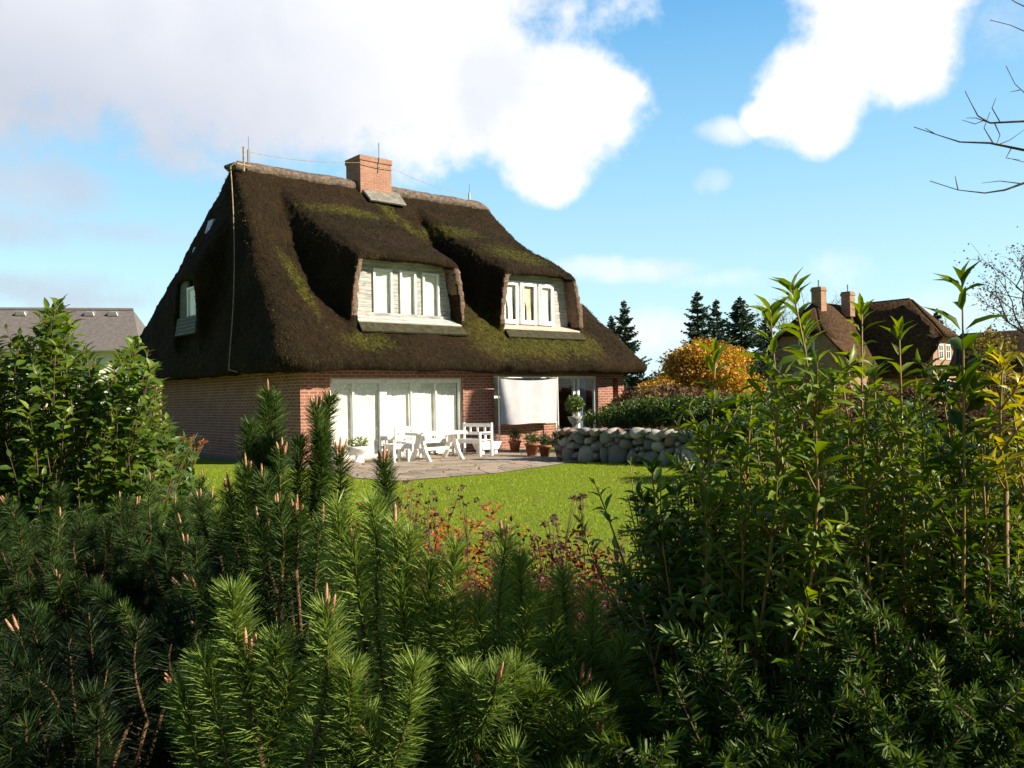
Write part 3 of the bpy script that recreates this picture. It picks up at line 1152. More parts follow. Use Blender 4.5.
# dormer windows: grey boarded fronts set back under the thatch
def dormer_front(x0, x1, y, z0, z1, wins, zs0, zs1):
    """boarding pieces between the windows"""
    mb = MB()
    mb.box((x0, y, z0), (x1, y + .08, zs0))
    mb.box((x0, y, zs1), (x1, y + .08, z1))
    xs = [x0] + [v for w_ in wins for v in w_] + [x1]
    for i in range(0, len(xs), 2):
        if xs[i + 1] - xs[i] > .01:
            mb.box((xs[i], y, zs0), (xs[i + 1], y + .08, zs1))
    return mb


wins1 = [(2.72, 3.36), (3.62, 4.18), (4.42, 5.02)]
mb = dormer_front(2.0, 5.45, .86, 3.75, 5.75, wins1, 4.02, 5.36)
bd = mb.build('dormer_boarding', CLAD, house)
for a, b in wins1:
    g = glazing('dormer_window', a, b, 4.02, 5.36, .80, [], house, .06)
    curtain('curtain', a + .06, b - .06, 4.1, 5.3, .91, CURT, g, .012, 6)
# stepped boards of the sill
mb = MB()
mb.hexa([(1.95, .36, 3.74), (5.5, .36, 3.74), (5.5, .86, 3.98), (1.95, .86, 3.98), (1.95, .36, 3.79), (5.5, .36, 3.79), (5.5, .86, 4.03), (1.95, .86, 4.03)])
mb.box((1.9, .80, 3.98), (5.4, .855, 4.09))
mb.build('sill', CLAD, house)
mb = MB()
mb.hexa([(1.9, .12, 3.46), (5.55, .12, 3.46), (5.5, .40, 3.72), (1.95, .40, 3.72), (1.9, .09, 3.50), (5.55, .09, 3.50), (5.5, .36, 3.76), (1.95, .36, 3.76)])
mb.build('lead_apron', DAPRON, house)
wins2 = [(7.42, 8.12), (8.22, 8.92), (9.02, 9.70)]
mb = dormer_front(7.25, 10.5, .86, 3.75, 5.75, wins2, 3.98, 5.36)
mb.build('dormer_boarding', CLAD, house)
MB().box((7.38, .835, 3.93), (9.74, .858, 5.40)).build('dormer_frame', WHITE, house)
for k, (a, b) in enumerate(wins2):
    g = glazing('dormer_window', a, b, 3.98, 5.36, .73, [], house, .07, sw=.06)
    cm = BEIGE if k == 1 else CURT
    curtain('curtain', a + .12, b - .12, 4.1, 5.26, .815, cm, g, .010, 5, pinch=((a + b) / 2 + (.12 if k < 2 else .0), .55 if k < 2 else .2))
    MB().box((a + .02, .826, 3.99), (b - .02, .832, 5.34)).build('dark_backing', DARK, g)  # dark sheet stands in for the unlit space behind the curtain
mb = MB()
mb.hexa([(7.15, .36, 3.74), (10.55, .36, 3.74), (10.55, .86, 3.92), (7.15, .86, 3.92), (7.15, .36, 3.80), (10.55, .36, 3.80), (10.55, .86, 3.97), (7.15, .86, 3.97)])
mb.build('sill', SILL, house)
mb = MB()
mb.hexa([(7.15, .12, 3.46), (10.6, .12, 3.46), (10.55, .40, 3.72), (7.2, .40, 3.72), (7.15, .09, 3.50), (10.6, .09, 3.50), (10.55, .36, 3.76), (7.2, .36, 3.76)])
mb.build('lead_apron', DAPRON, house)

# small dormer in the left hip: window and dark boards, facing left
def left_face(name, y0, y1, z0, z1, x, mat, parent, d=.05):
    return MB().box((x, y0, z0), (x + d, y1, z1)).build(name, mat, parent)


mb = MB()
x = -0.60
y0, y1, z0, z1, fw = 5.50, 6.22, 4.15, 5.15, .08
mb.box((x, y0, z0), (x + .07, y0 + fw, z1))
mb.box((x, y1 - fw, z0), (x + .07, y1, z1))
mb.box((x, y0 + fw, z0), (x + .07, y1 - fw, z0 + fw))
mb.box((x, y0 + fw, z1 - fw), (x + .07, y1 - fw, z1))
g = mb.build('hip_window', WHITE, house)
left_face('pane', y0 + fw, y1 - fw, z0 + fw, z1 - fw, x + .03, GLASS, g, .01)
left_face('curtain', y0 + fw, y1 - fw, z0 + fw, z1 - fw, x + .072, CURT, g, .01)
mb = MB()
for i in range(5):
    z = 3.72 + i * .11
    mb.hexa([(x - .10 + .012 * i, 5.35, z), (x + .1, 5.35, z), (x + .1, 7.05, z), (x - .10 + .012 * i, 7.05, z), (x - .07 + .012 * i, 5.35, z + .105), (x + .1, 5.35, z + .105), (x + .1, 7.05, z + .105), (x - .07 + .012 * i, 7.05, z + .105)])
mb.box((x + .04, 5.3, 4.28), (x + .12, 5.499, 5.4))
mb.box((x + .04, 6.221, 4.28), (x + .12, 7.05, 5.4))
mb.build('dark_boarding', material('dark_boards', rough=.8, build=noisy((.06, .065, .07), (.17, .18, .19), 6, scl=(1, 1, 6))), house)
# roof lights in the left hip
for yy, zz, sz in [(6.75, 7.25, .22), (7.6, 6.55, .15)]:
    xx = -0.75 + 1.7 * q_of(zz)
    mb = MB()
    mb.hexa([(xx - .16 - .13 * sz * 2, yy - sz, zz - sz), (xx - .05, yy - sz, zz - sz), (xx - .05, yy + sz, zz - sz), (xx - .16 - .13 * sz * 2, yy + sz, zz - sz),
             (xx - .14 + .13 * sz * 2, yy - sz, zz + sz), (xx + .05, yy - sz, zz + sz), (xx + .05, yy + sz, zz + sz), (xx - .14 + .13 * sz * 2, yy + sz, zz + sz)])
    mb.build('roof_light', METAL, roof, bevel=.015)

# lightning conductor: rods on the ridge, a slack wire, and the cable down the hip
mb = MB()
mb.tube([(1.52, W / 2, RZ + .05), (1.52, W / 2, RZ + .62)], .045, 6)
mb.tube([(1.52, W / 2, RZ + .62), (1.52, W / 2, RZ + 1.05)], .012, 5)
mb.build('lightning_rod', METAL, roof)
mb = MB()
mb.tube([(10.6, W / 2, RZ + .05), (10.6, W / 2, RZ + .50)], .05, 6)
mb.tube([(10.6, W / 2, RZ + .50), (10.6, W / 2, RZ + .85)], .012, 5)
mb.build('lightning_rod', METAL, roof)
mb = MB()
mb.tube([(6.12, 5.83, 9.7), (6.12, 5.83, 10.75)], .016, 5)
mb.build('lightning_rod', METAL, roof)


def slack(a, b, sag, n=14):
    a, b = Vector(a), Vector(b)
    return [a.lerp(b, i / (n - 1)) - Vector((0, 0, sag * 4 * (i / (n - 1)) * (1 - i / (n - 1)))) for i in range(n)]


mb = MB()
mb.tube(slack((1.52, W / 2, RZ + .55), (5.37, 5.80, 9.92), .12), .008, 4)
mb.tube(slack((5.37, 5.80, 9.92), (6.71, 5.80, 9.90), .02, 5), .012, 4)
mb.tube(slack((6.71, 5.80, 9.90), (10.6, W / 2, RZ + .42), .12), .008, 4)
mb.build('conductor_wire', ROPE, roof)
mb = MB()
hip = [(1.0, 6.0, 9.3)]
for i in range(12):
    z = 9.1 + (2.5 - 9.1) * i / 11
    q = max(0, q_of(max(z, EZ)))
    hip.append((-0.75 + 1.7 * q - .13, 2.4 + (6.1 - 2.4) * ((z - 2.5) / 6.6) ** 1.25, z))
hip += [(-.35, 2.2, 2.33), (-.06, 1.9, 2.18), (-.06, 1.3, 2.02)]
mb.tube(hip, [.015] * len(hip), 5)
mb.build('down_cable', ROPE, roof)
mb = MB()
mb.tube([(1.12, 5.85, 8.95), (1.12, 5.85, 9.72)], .035, 5)
mb.tube([(.85, 5.75, 9.12), (1.4, 5.9, 9.15)], .03, 5)
mb.build('cable_bracket', ROPE, roof)

# ------------------------------------------------------------------ white cloth in front of the window
def cloth_panel():
    nx, nz = 50, 34
    vs, fs = [], []
    for k in range(2):
        for j in range(nz + 1):
            for i in range(nx + 1):
                u, w = i / nx, j / nz
                x = 6.72 + 2.38 * u
                z = 2.17 - .06 * math.sin(u * math.pi) - (1.34 + .02 * math.sin(u * 9)) * w
                fold = .025 * math.sin(u * 7 + w) * w + .018 * math.sin(u * 2 * math.pi * 2.5 - .5) + (.02 * math.exp(-((u - .44) / .02) ** 2))
                vs.append((x, -.42 + fold + .01 * k, z))
    N = (nx + 1) * (nz + 1)
    for k in range(2):
        for j in range(nz):
            for i in range(nx):
                a = k * N + j * (nx + 1) + i
                q = (a, a + nx + 1, a + nx + 2, a + 1)
                fs.append(q if k == 0 else q[::-1])
    me = bpy.data.meshes.new('cloth')
    me.from_pydata(vs, [], fs)
    return me


cl = empty('hanging_cloth', C0 + U * 6.28 - Vv * .4, UA)
put(cl, 'large white cloth hung on a rail in front of the kitchen window', 'cloth')
o = link('cloth', cloth_panel(), SHEET, cl, True)
o.location = (-6.7, .4, 0)
mb = MB()
mb.tube([(-.02, .0, .0), (-.02, .0, 2.24)], .025, 6)
mb.tube([(2.42, .0, .0), (2.42, .0, 2.24)], .025, 6)
mb.tube([(-.02, .0, 2.2), (2.42, .0, 2.2)], .018, 6)
mb.build('rail', WHITE, cl)

# ------------------------------------------------------------------ garden furniture
def local_thing(name, px, py, rz=None):
    """stand something on the ground where the photograph shows its foot"""
    v = at(px, py, 1.0) - Vector((0, 0, CAM_Z))
    k = -CAM_Z / v.z
    return empty(name, (v.x * k, v.y * k, 0.012), UA if rz is None else rz)


tb = local_thing('garden_table', 437, 460)
put(tb, 'white slatted garden table with curved splayed legs on the patio', 'table')
mb = MB()
for i in range(7):
    y = -.40 + i * .115
    k = .1 if i in (0, 6) else 0
    mb.box((-.80 + k, y, .70), (.80 - k, y + .10, .735))
mb.box((-.74, -.38, .655), (.74, .38, .698))
mb.build('table_top', TABLE_WHITE, tb, bevel=.006)
for sx in (-.52, .52):
    for sy in (-1, 1):
        mb = MB()
        pts = [(sx - .0, sy * .08, .655), (sx, sy * .12, .45), (sx, sy * .22, .22), (sx, sy * .40, 0)]
        for (a, b) in zip(pts[:-1], pts[1:]):
            w0, w1 = .075, .075
            mb.hexa([(b[0] - .03, b[1] - w1, b[2]), (b[0] + .03, b[1] - w1, b[2]), (b[0] + .03, b[1] + w1, b[2]), (b[0] - .03, b[1] + w1, b[2]),
                     (a[0] - .03, a[1] - w0, a[2]), (a[0] + .03, a[1] - w0, a[2]), (a[0] + .03, a[1] + w0, a[2]), (a[0] - .03, a[1] + w0, a[2])])
        mb.build('leg', TABLE_WHITE, tb)
MB().box((-.49, -.045, .25), (.49, .045, .33)).build('stretcher', TABLE_WHITE, tb, bevel=.005)


def bench(px, py, rz, w, label, backh=.88):
    b = local_thing('garden_bench', px, py, rz)
    put(b, label, 'bench', 'white garden benches round the table')
    mb = MB()
    for i in range(4):
        mb.box((-w / 2, -.23 + i * .115, .42), (w / 2, -.13 + i * .115, .45))
    mb.build('seat', TABLE_WHITE, b, bevel=.004)
    mb = MB()
    mb.box((-w / 2 + .05, .21, .78), (w / 2 - .05, .245, backh))
    mb.box((-w / 2 + .05, .21, .56), (w / 2 - .05, .245, .64))
    n = int(w / .28)
    for i in range(1, n):
        xx = -w / 2 + w * i / n
        mb.box((xx - .035, .212, .641), (xx + .035, .243, .779))
    mb.build('backrest', TABLE_WHITE, b, bevel=.004)
    for sx in (-1, 1):
        MB().box((sx * (w / 2 - .03) - .03, -.25, .63), (sx * (w / 2 - .03) + .03, .20, .66)).build('armrest', TABLE_WHITE, b, bevel=.004)
        MB().box((sx * (w / 2 - .03) - .028, -.24, 0), (sx * (w / 2 - .03) + .028, -.18, .629)).build('leg', TABLE_WHITE, b)
        MB().box((sx * (w / 2 - .03) - .028, .20, 0), (sx * (w / 2 - .03) + .028, .26, backh + .02)).build('leg', TABLE_WHITE, b)
    MB().box((-w / 2 + .06, -.225, .34), (w / 2 - .06, -.19, .419)).build('apron', TABLE_WHITE, b)
    return b


bench(428, 455, UA, 1.9, 'long white garden bench between the table and the garden doors')
bench(472, 455.5, UA - R(90) + R(4), 1.2, 'white garden bench at the right end of the table, beside the small white cart')
# low stool-like seat in front of the doors at the left
s_ = local_thing('garden_stool', 397, 462)
put(s_, 'low white square garden stool left of the table', 'stool')
mb = MB()
for i in range(4):
    mb.box((-.27, -.26 + i * .13, .43), (.27, -.145 + i * .13, .46))
mb.box((-.25, -.24, .33), (.25, .24, .428))
mb.build('seat', TABLE_WHITE, s_, bevel=.005)
for a in (-1, 1):
    for b_ in (-1, 1):
        MB().box((a * .22 - .03, b_ * .21 - .03, 0), (a * .22 + .03, b_ * .21 + .03, .329)).build('leg', TABLE_WHITE, s_)
a_ = local_thing('garden_chair', 409, 458)
put(a_, 'white garden chair with a low back at the left end of the table', 'chair')
mb = MB()
for i in range(4):
    mb.box((-.25, -.25 + i * .125, .42), (.25, -.14 + i * .125, .45))
mb.build('seat', TABLE_WHITE, a_)
mb = MB()
mb.box((-.25, .22, .74), (.25, .25, .84))
mb.box((-.25, .22, .52), (.25, .25, .58))
for xx in (-.12, 0, .12):
    mb.box((xx - .025, .222, .581), (xx + .025, .248, .739))
mb.build('backrest', TABLE_WHITE, a_)
for a in (-1, 1):
    MB().box((a * .22 - .025, -.24, 0), (a * .22 + .025, -.19, .419)).build('leg', TABLE_WHITE, a_)
    MB().box((a * .275 - .024, .20, 0), (a * .275 + .024, .25, .86)).build('leg', TABLE_WHITE, a_)
# little white cart by the wall
c_ = local_thing('toy_cart', 487, 454)
put(c_, 'small white box cart with an upright handle against the brick wall', 'cart')
mb = MB()
mb.hexa([(-.30, -.18, .12), (.30, -.18, .12), (.30, .18, .12), (-.30, .18, .12), (-.38, -.23, .34), (.38, -.23, .34), (.38, .23, .34), (-.38, .23, .34)])
mb.build('tray', TABLE_WHITE, c_, bevel=.01)
MB().tube([(-.05, .0, .34), (-.05, 0, .58)], .035, 8).build('handle', TABLE_WHITE, c_)
for a in (-.24, .24):
    MB().box((a - .05, -.12, 0), (a + .05, .12, .119)).build('foot', TABLE_WHITE, c_)
# footed bowl with a plant by the left door
b_ = local_thing('planter_bowl', 358, 463)
put(b_, 'white footed planter bowl beside the left garden door', 'planter')
MB().lathe([(.16, 0), (.17, .04), (.07, .08), (.06, .16), (.12, .20), (.30, .34), (.33, .42), (.30, .42), (.27, .36)], 20).build('bowl', TABLE_WHITE, b_, True)
lm = LM()
cloud(lm, (0, 0, .50), (.28, .28, .14), 340, .07, LEAF, .55)
lm.build('plant', PRIVET, b_)
# terracotta pots by the wall under the cloth
for k, (px, py, s, hh, lab) in enumerate([(515, 452, 1.0, .35, 'terracotta pot with a small dark plant, leftmost under the white cloth'),
                                          (532, 456, 1.05, .30, 'second terracotta pot from the left under the white cloth'),
                                          (545, 457, .95, .30, 'third terracotta pot from the left, next to the big pot'),
                                          (563, 460, 1.25, .42, 'biggest terracotta pot with a leafy plant, at the left end of the stone wall')]):
    p_ = local_thing('flower_pot', px, py)
    put(p_, lab, 'flower pot', 'terracotta pots on the patio')
    MB().lathe([(.12 * s, 0), (.17 * s, .26 * s), (.19 * s, .26 * s), (.19 * s, .32 * s), (.165 * s, .32 * s), (.15 * s, .27 * s)], 18).build('pot', TERRA, p_, True)
    lm = LM()
    cloud(lm, (0, 0, .32 * s + hh * .42), (.20 * s, .20 * s, hh * .6), 380, .07, LEAF, .3, .2, shell=.2)
    lm.build('plant', HEDGE, p_)

# ------------------------------------------------------------------ dry stone wall
def ground_at(px, py):
    v = at(px, py, 1.0) - Vector((0, 0, CAM_Z))
    k = -CAM_Z / v.z
    return Vector((v.x * k, v.y * k, 0))


WA = ground_at(556, 460.5)
WB = WA + (ground_at(680, 466) - WA).normalized() * 7.4
WD = (WB - WA).normalized()
WN = Vector((WD.y, -WD.x, 0))
if WN.y > 0:
    WN = -WN
sw = empty('stone_wall', WA, math.atan2(WD.y, WD.x))
put(sw, 'low dry stone wall of rounded grey and brown boulders in front of the hedge', 'stone wall')


def boulder_mesh(k):
    bm = bmesh.new()
    bmesh.ops.create_icosphere(bm, subdivisions=3, radius=1)
    off = Vector((k * 7.1, k * 3.3, 0))
    for v in bm.verts:
        p = v.co.copy()
        d = 1 + .30 * mnoise.noise(p * 1.1 + off) + .08 * mnoise.noise(p * 3 + off)
        q = p * d
        # flattened facets
        q.x = math.copysign(abs(q.x) ** .75, q.x)
        q.z = math.copysign(abs(q.z) ** .75, q.z)
        v.co = q
    me = bpy.data.meshes.new('boulder')
    bm.to_mesh(me)
    bm.free()
    me.materials.append(BOULDER)
    me.polygons.foreach_set('use_smooth', [True] * len(me.polygons))
    return me


bms = [boulder_mesh(k) for k in range(7)]
cells = []
x = 0.0
WL, WH = 5.4, .80
placed = []
rr = random.Random(5)
# big ones at the bottom, then fill
def try_put(r_a, r_b, x, z, tol=.86):
    for (a, b, u, w) in placed:
        dx, dz = (x - u) / (r_a + a), (z - w) / (r_b + b)
        if dx * dx + dz * dz < tol * tol:
            return False
    placed.append((r_a, r_b, x, z))
    return True


for _ in range(160):
    s = rr.uniform(.15, .27)
    try_put(s * rr.uniform(.65, 1.0), s, rr.uniform(.3, WL), s * .75)
for _ in range(1800):
    s = rr.uniform(.09, .155)
    try_put(s * rr.uniform(.9, 1.4), s * rr.uniform(.8, 1.05), rr.uniform(.05, WL), rr.uniform(.12, WH - s * .6))
for _ in range(2500):
    if len(placed) >= 98:
        break
    s = rr.uniform(.055, .09)
    try_put(s * rr.uniform(1, 1.4), s, rr.uniform(.05, WL), rr.uniform(.08, WH - s * .5), .84)
for i, (ra, rb, u, w) in enumerate(placed[:99]):
    o = bpy.data.objects.new('boulder', bms[i % 7])
    COL.objects.link(o)
    o.parent = sw
    o.location = (u, rr.uniform(.12, .2), w)
    o.rotation_euler = (rr.uniform(-.2, .2), rr.uniform(-.3, .3), rr.uniform(-.3, .3) + (math.pi if rr.random() < .5 else 0))
    o.scale = (ra * 1.03, .20, rb * 1.03)
MB().box((0, .17, -.05), (WL, .75, WH - .06)).build('rubble_core', SOIL, sw)

# raised bed behind the wall
q0, q1 = WA, WA + WD * 5.3
bk = Vector((-WN.x, -WN.y, 0))
pts = [q0 + bk * .5, q1 + bk * .5, q1 + bk * 4.2, q0 + bk * 3.6 + WD * 1.2]
me = bpy.data.meshes.new('raised_bed')
zt = .72
me.from_pydata([(p.x, p.y, 0) for p in pts] + [(p.x, p.y, zt) for p in pts], [], [(4, 5, 6, 7), (0, 1, 5, 4), (1, 2, 6, 5), (2, 3, 7, 6), (3, 0, 4, 7)])
put(link('raised_bed', me, SOIL), kind='structure')

# clipped ball in an urn at the end of the wall
tp = WA + WD * .30 + bk * .42
tr = empty('topiary_urn', (tp.x, tp.y, WH - .07), 0.3)
put(tr, 'round clipped bush in a grey stone urn on the left end of the stone wall', 'topiary')
MB().lathe([(.15, 0), (.15, .04), (.06, .08), (.055, .14), (.10, .18), (.17, .30), (.19, .36), (.17, .36), (.14, .30)], 18).build('urn', URN, tr, True)
MB().tube([(0, 0, .3), (0.01, 0, .55)], .018, 6).build('stem', BARK, tr)
lm = LM()
cloud(lm, (0, 0, .66), (.24, .24, .23), 1500, .06, LEAF_BROAD, .8, .15, shell=.3)
lm.build('foliage', HEDGE, tr)
# ------------------------------------------------------------------ background: houses
def far_window(parent, p, ux, w, h, nrm, name='window'):
    """a framed far window standing 3 cm proud of the wall, p = lower left corner"""
    p, ux = Vector(p), Vector(ux)
    up = Vector((0, 0, 1))
    n = Vector(nrm)

    def slab(a0, a1, b0, b1, d0, d1):
        c = []
        for d in (d0, d1):
            for a, b in ((a0, b0), (a1, b0), (a1, b1), (a0, b1)):
                c.append(p + ux * a + up * b + n * d)
        return c
    mb = MB()
    f = .10
    for q in ((0, w, 0, f), (0, w, h - f, h), (0, f, f, h - f), (w - f, w, f, h - f), (w / 2 - .04, w / 2 + .04, f, h - f)):
        mb.hexa(slab(*q, .0, .06))
    mb.hexa(slab(f, w - f, h * .52, h * .52 + .05, .003, .05))
    fr = mb.build(name, WHITE, parent)
    MB().hexa(slab(f + .001, w - f - .001, f + .001, h - f - .001, .0, .02)).build('pane', DARKGLASS, fr)
    return fr


def f_dg(t, b):
    b.inputs['Base Color'].default_value = (.03, .04, .05, 1)
    b.inputs['Roughness'].default_value = .05
    b.inputs['Specular IOR Level'].default_value = .8


DARKGLASS = material('dark_window_glass', build=f_dg)


def solid(name, vs, fs, mat, parent, disp=0.0, sub=0):
    me = bpy.data.meshes.new(name)
    me.from_pydata([tuple(v) for v in vs], [], fs)
    bm = bmesh.new()
    bm.from_mesh(me)
    bmesh.ops.recalc_face_normals(bm, faces=bm.faces)
    if sub:
        bmesh.ops.bevel(bm, geom=list(bm.edges), offset=.14, segments=3, affect='EDGES')
        bmesh.ops.triangulate(bm, faces=bm.faces)
        bmesh.ops.subdivide_edges(bm, edges=bm.edges, cuts=sub, use_grid_fill=True)
        for v in bm.verts:
            v.co += Vector((mnoise.noise(v.co * 1.3), mnoise.noise(v.co * 1.3 + Vector((9, 0, 0))), mnoise.noise(v.co * 1.3 + Vector((0, 9, 0))))) * disp
    bm.to_mesh(me)
    bm.free()
    return link(name, me, mat, parent, bool(sub))


def thatched_neighbour():
    # local x = U (away to the right), y = Vv (away to the left)
    Y0 = 60.0
    p = at(927, 370, Y0)
    h = empty('thatched_house', (p.x, p.y, 0), UA)
    put(h, 'distant L-shaped brick house with dark thatch and two brick chimneys beyond the garden', 'house')
    rz = 8.35
    # wing with its half-hipped end facing the sun and us: x 0..5, y 0..9
    we, ee = 4.0, 3.6
    m = 2.0
    wall = MB()
    wall.box((0.15, -.36, 0), (we, 10, ee))
    wall.add([(0.15, -.36, ee + .002), (we, -.36, ee + .002), (m + 1.5, -.36, 5.5), (m - 1.4, -.36, 5.5), (0.15, .9, ee + .002), (we, .9, ee + .002), (m + 1.5, .9, 5.5), (m - 1.4, .9, 5.5)],
             [(0, 1, 2, 3), (7, 6, 5, 4), (0, 4, 5, 1), (1, 5, 6, 2), (2, 6, 7, 3), (3, 7, 4, 0)])
    # main range with its gable facing left: x -7..0, y 4..11
    wall.box((-4.9, 3.2, 0), (.14, 10.2, 3.6))
    gx = -4.9
    wall.add([(gx, 3.2, 3.602), (gx, 10.2, 3.602), (gx, 8.4, 5.7), (gx, 5.0, 5.7), (gx + .3, 3.2, 3.602), (gx + .3, 10.2, 3.602), (gx + .3, 8.4, 5.7), (gx + .3, 5.0, 5.7)],
             [(3, 2, 1, 0), (4, 5, 6, 7), (0, 1, 5, 4), (1, 2, 6, 5), (2, 3, 7, 6), (3, 0, 4, 7)])
    wall.build('wall', FAR_BRICK, h)
    m = we / 2
    e = .55
    # wing roof, thick thatch: outline rises from the eaves, half hip at the near end
    vs = [(-e, 0, 2.3), (we + e, 0, 2.3), (we + e, 11, 2.9), (-e, 11, 2.9),
          (-e, 0, 2.75), (we + e, 0, 2.75), (we + e, 11, 3.3), (-e, 11, 3.3),
          (m - 1.44, -1.1, 5.2), (m + 1.44, -1.1, 5.2), (m - .15, 1.8, rz), (m + .15, 1.8, rz), (m - .15, 11, rz), (m + .15, 11, rz),
          (m - 1.40, 0, 5.3), (m + 1.40, 0, 5.3)]
    fs = [(0, 14, 8, 4), (1, 5, 9, 15), (14, 15, 9, 8), (0, 1, 15, 14), (8, 9, 11, 10), (4, 8, 10, 12, 7), (5, 6, 13, 11, 9), (10, 11, 13, 12), (0, 4, 7, 3), (1, 2, 6, 5), (3, 7, 12, 13, 6, 2), (0, 3, 2, 1)]
    fs[3] = (0, 14, 15, 1)
    solid('roof', vs, fs, FAR_THATCH, h, .16, 2)
    a, b = 2.7, 10.7
    c = (a + b) / 2
    rz2 = 8.2
    vs = [(gx + .4, a, 2.8), (.9, a, 2.8), (.9, b, 2.8), (gx + .4, b, 2.8), (gx + .4, a, 3.3), (.9, a, 3.3), (.9, b, 3.3), (gx + .4, b, 3.3),
          (gx - .7, c - 2.0, 5.7), (gx - .7, c + 2.0, 5.7), (gx + 1.6, c - .1, rz2), (gx + 1.6, c + .1, rz2), (1.5, c - .1, rz2), (1.5, c + .1, rz2),
          (gx + .4, c - 1.95, 5.8), (gx + .4, c + 1.95, 5.8)]
    fs = [(0, 1, 5, 4), (1, 2, 6, 5), (2, 3, 7, 6), (0, 3, 2, 1), (4, 5, 12, 10, 8), (7, 9, 11, 13, 6), (8, 10, 11, 9), (10, 12, 13, 11), (5, 6, 13, 12), (0, 14, 15, 3), (0, 4, 8, 14), (3, 15, 9, 7), (14, 8, 9, 15)]
    solid('roof', vs, fs, FAR_THATCH, h, .14, 2)
    for (x, y, s, z1) in ((-3.0, c - .3, .78, 9.3), (.15, c - .9, .72, 9.1)):
        mb = MB()
        mb.box((x - s / 2, y - s / 2, 7.2), (x + s / 2, y + s / 2, z1))
        mb.box((x - s / 2 - .05, y - s / 2 - .05, z1 - .3), (x + s / 2 + .05, y + s / 2 + .05, z1 - .12))
        mb.build('chimney', FAR_BRICK, h, bevel=.01)
        MB().tube([(x, y, z1), (x, y, z1 + .55)], .05, 5).build('chimney_rod', METAL, h)
    # windows: gable facing left, lit end facing us
    far_window(h, (gx, 7.0, 4.2), (0, -1, 0), 1.25, 1.35, (-1, 0, 0))
    far_window(h, (gx, 6.0, .9), (0, -1, 0), 1.25, 1.3, (-1, 0, 0))
    far_window(h, (gx, 9.0, .9), (0, -1, 0), 1.25, 1.3, (-1, 0, 0))
    far_window(h, (1.0, -.36, 3.7), (1, 0, 0), .8, 1.1, (0, -1, 0))
    far_window(h, (2.2, -.36, 3.7), (1, 0, 0), .8, 1.1, (0, -1, 0))
    far_window(h, (.6, -.36, 1.0), (1, 0, 0), 1.2, 1.3, (0, -1, 0))
    far_window(h, (2.3, -.36, 1.0), (1, 0, 0), 1.2, 1.3, (0, -1, 0))


thatched_neighbour()


def grey_house():
    p = at(133, 350, 46.0)
    h = empty('rendered_house', (p.x, p.y, 0), R(14))
    put(h, 'white rendered house with a grey hipped roof behind the left bush', 'house')
    Lx, Dy, ez, rz = 18.0, 9.0, 4.5, 7.2
    MB().box((-Lx, 0, 0), (0, Dy, ez)).build('wall', RENDER, h)
    e = .45
    vs = [(-Lx - e, -e, ez - .02), (e, -e, ez - .02), (e, Dy + e, ez - .02), (-Lx - e, Dy + e, ez - .02), (-Lx - e, -e, ez + .14), (e, -e, ez + .14), (e, Dy + e, ez + .14), (-Lx - e, Dy + e, ez + .14),
          (-Lx + 1.2, Dy / 2, rz), (-.75, Dy / 2, rz)]
    fs = [(0, 3, 2, 1), (0, 1, 5, 4), (1, 2, 6, 5), (2, 3, 7, 6), (3, 0, 4, 7), (4, 5, 9, 8), (6, 7, 8, 9), (5, 6, 9), (7, 4, 8)]
    rf = solid('roof', vs, fs, SLATE, h)
    MB().tube([(-Lx + 1.2, Dy / 2, rz + .01), (-.75, Dy / 2, rz + .01)], .12, 8).build('ridge', SLATE, rf)
    for x in (-1.7, -2.95, -6.5):
        k = .88
        yy = -e + (Dy / 2 + e) * k
        zz = ez + .14 + (rz - ez - .14) * k
        mb = MB()
        mb.hexa([(x - .3, yy - .35, zz - .15), (x + .3, yy - .35, zz - .15), (x + .3, yy + .05, zz + .05), (x - .3, yy + .05, zz + .05), (x - .22, yy - .4, zz + .1), (x + .22, yy - .4, zz + .1), (x + .22, yy + .05, zz + .2), (x - .22, yy + .05, zz + .2)])
        mb.build('roof_vent', METAL, rf, bevel=.03)
    MB().tube([(-.2, -e - .06, ez + .05), (-Lx, -e - .06, ez + .05)], .08, 6).build('gutter', METAL, h)
    for x in (-3.3, -6.5, -10, -14):
        far_window(h, (x, 0, 2.4), (1, 0, 0), 1.2, 1.3, (0, -1, 0))


grey_house()


def dark_house():
    p = at(968, 395, 42.0)
    h = empty('low_house', (p.x, p.y, 0), R(-24))
    put(h, 'low house with long dark roof at the far right edge behind shrubs', 'house')
    L, D, ez, rz = 15, 8, 2.5, 4.55
    MB().box((0, 0, 0), (L, D, ez)).build('wall', FAR_BRICK, h)
    vs = [(-.5, -.5, ez - .2), (L, -.5, ez - .2), (L, D + .5, ez - .2), (-.5, D + .5, ez - .2), (-.5, -.5, ez + .15), (L, -.5, ez + .15), (L, D + .5, ez + .15), (-.5, D + .5, ez + .15), (-.1, D / 2 - .1, rz), (L, D / 2 - .1, rz + .2), (-.1, D / 2 + .1, rz), (L, D / 2 + .1, rz + .2)]
    fs = [(0, 3, 2, 1), (0, 1, 5, 4), (1, 2, 6, 9, 11 - 0, 5) if False else (1, 2, 6, 11, 9, 5), (2, 3, 7, 6), (3, 0, 4, 8, 10, 7), (4, 5, 9, 8), (6, 7, 10, 11), (8, 9, 11, 10)]
    solid('roof', vs, fs, FAR_THATCH, h, .1, 2)
    far_window(h, (1.2, 0, .8), (1, 0, 0), 1.4, 1.3, (0, -1, 0))
    far_window(h, (4.0, 0, .8), (1, 0, 0), 1.8, 1.3, (0, -1, 0))


dark_house()

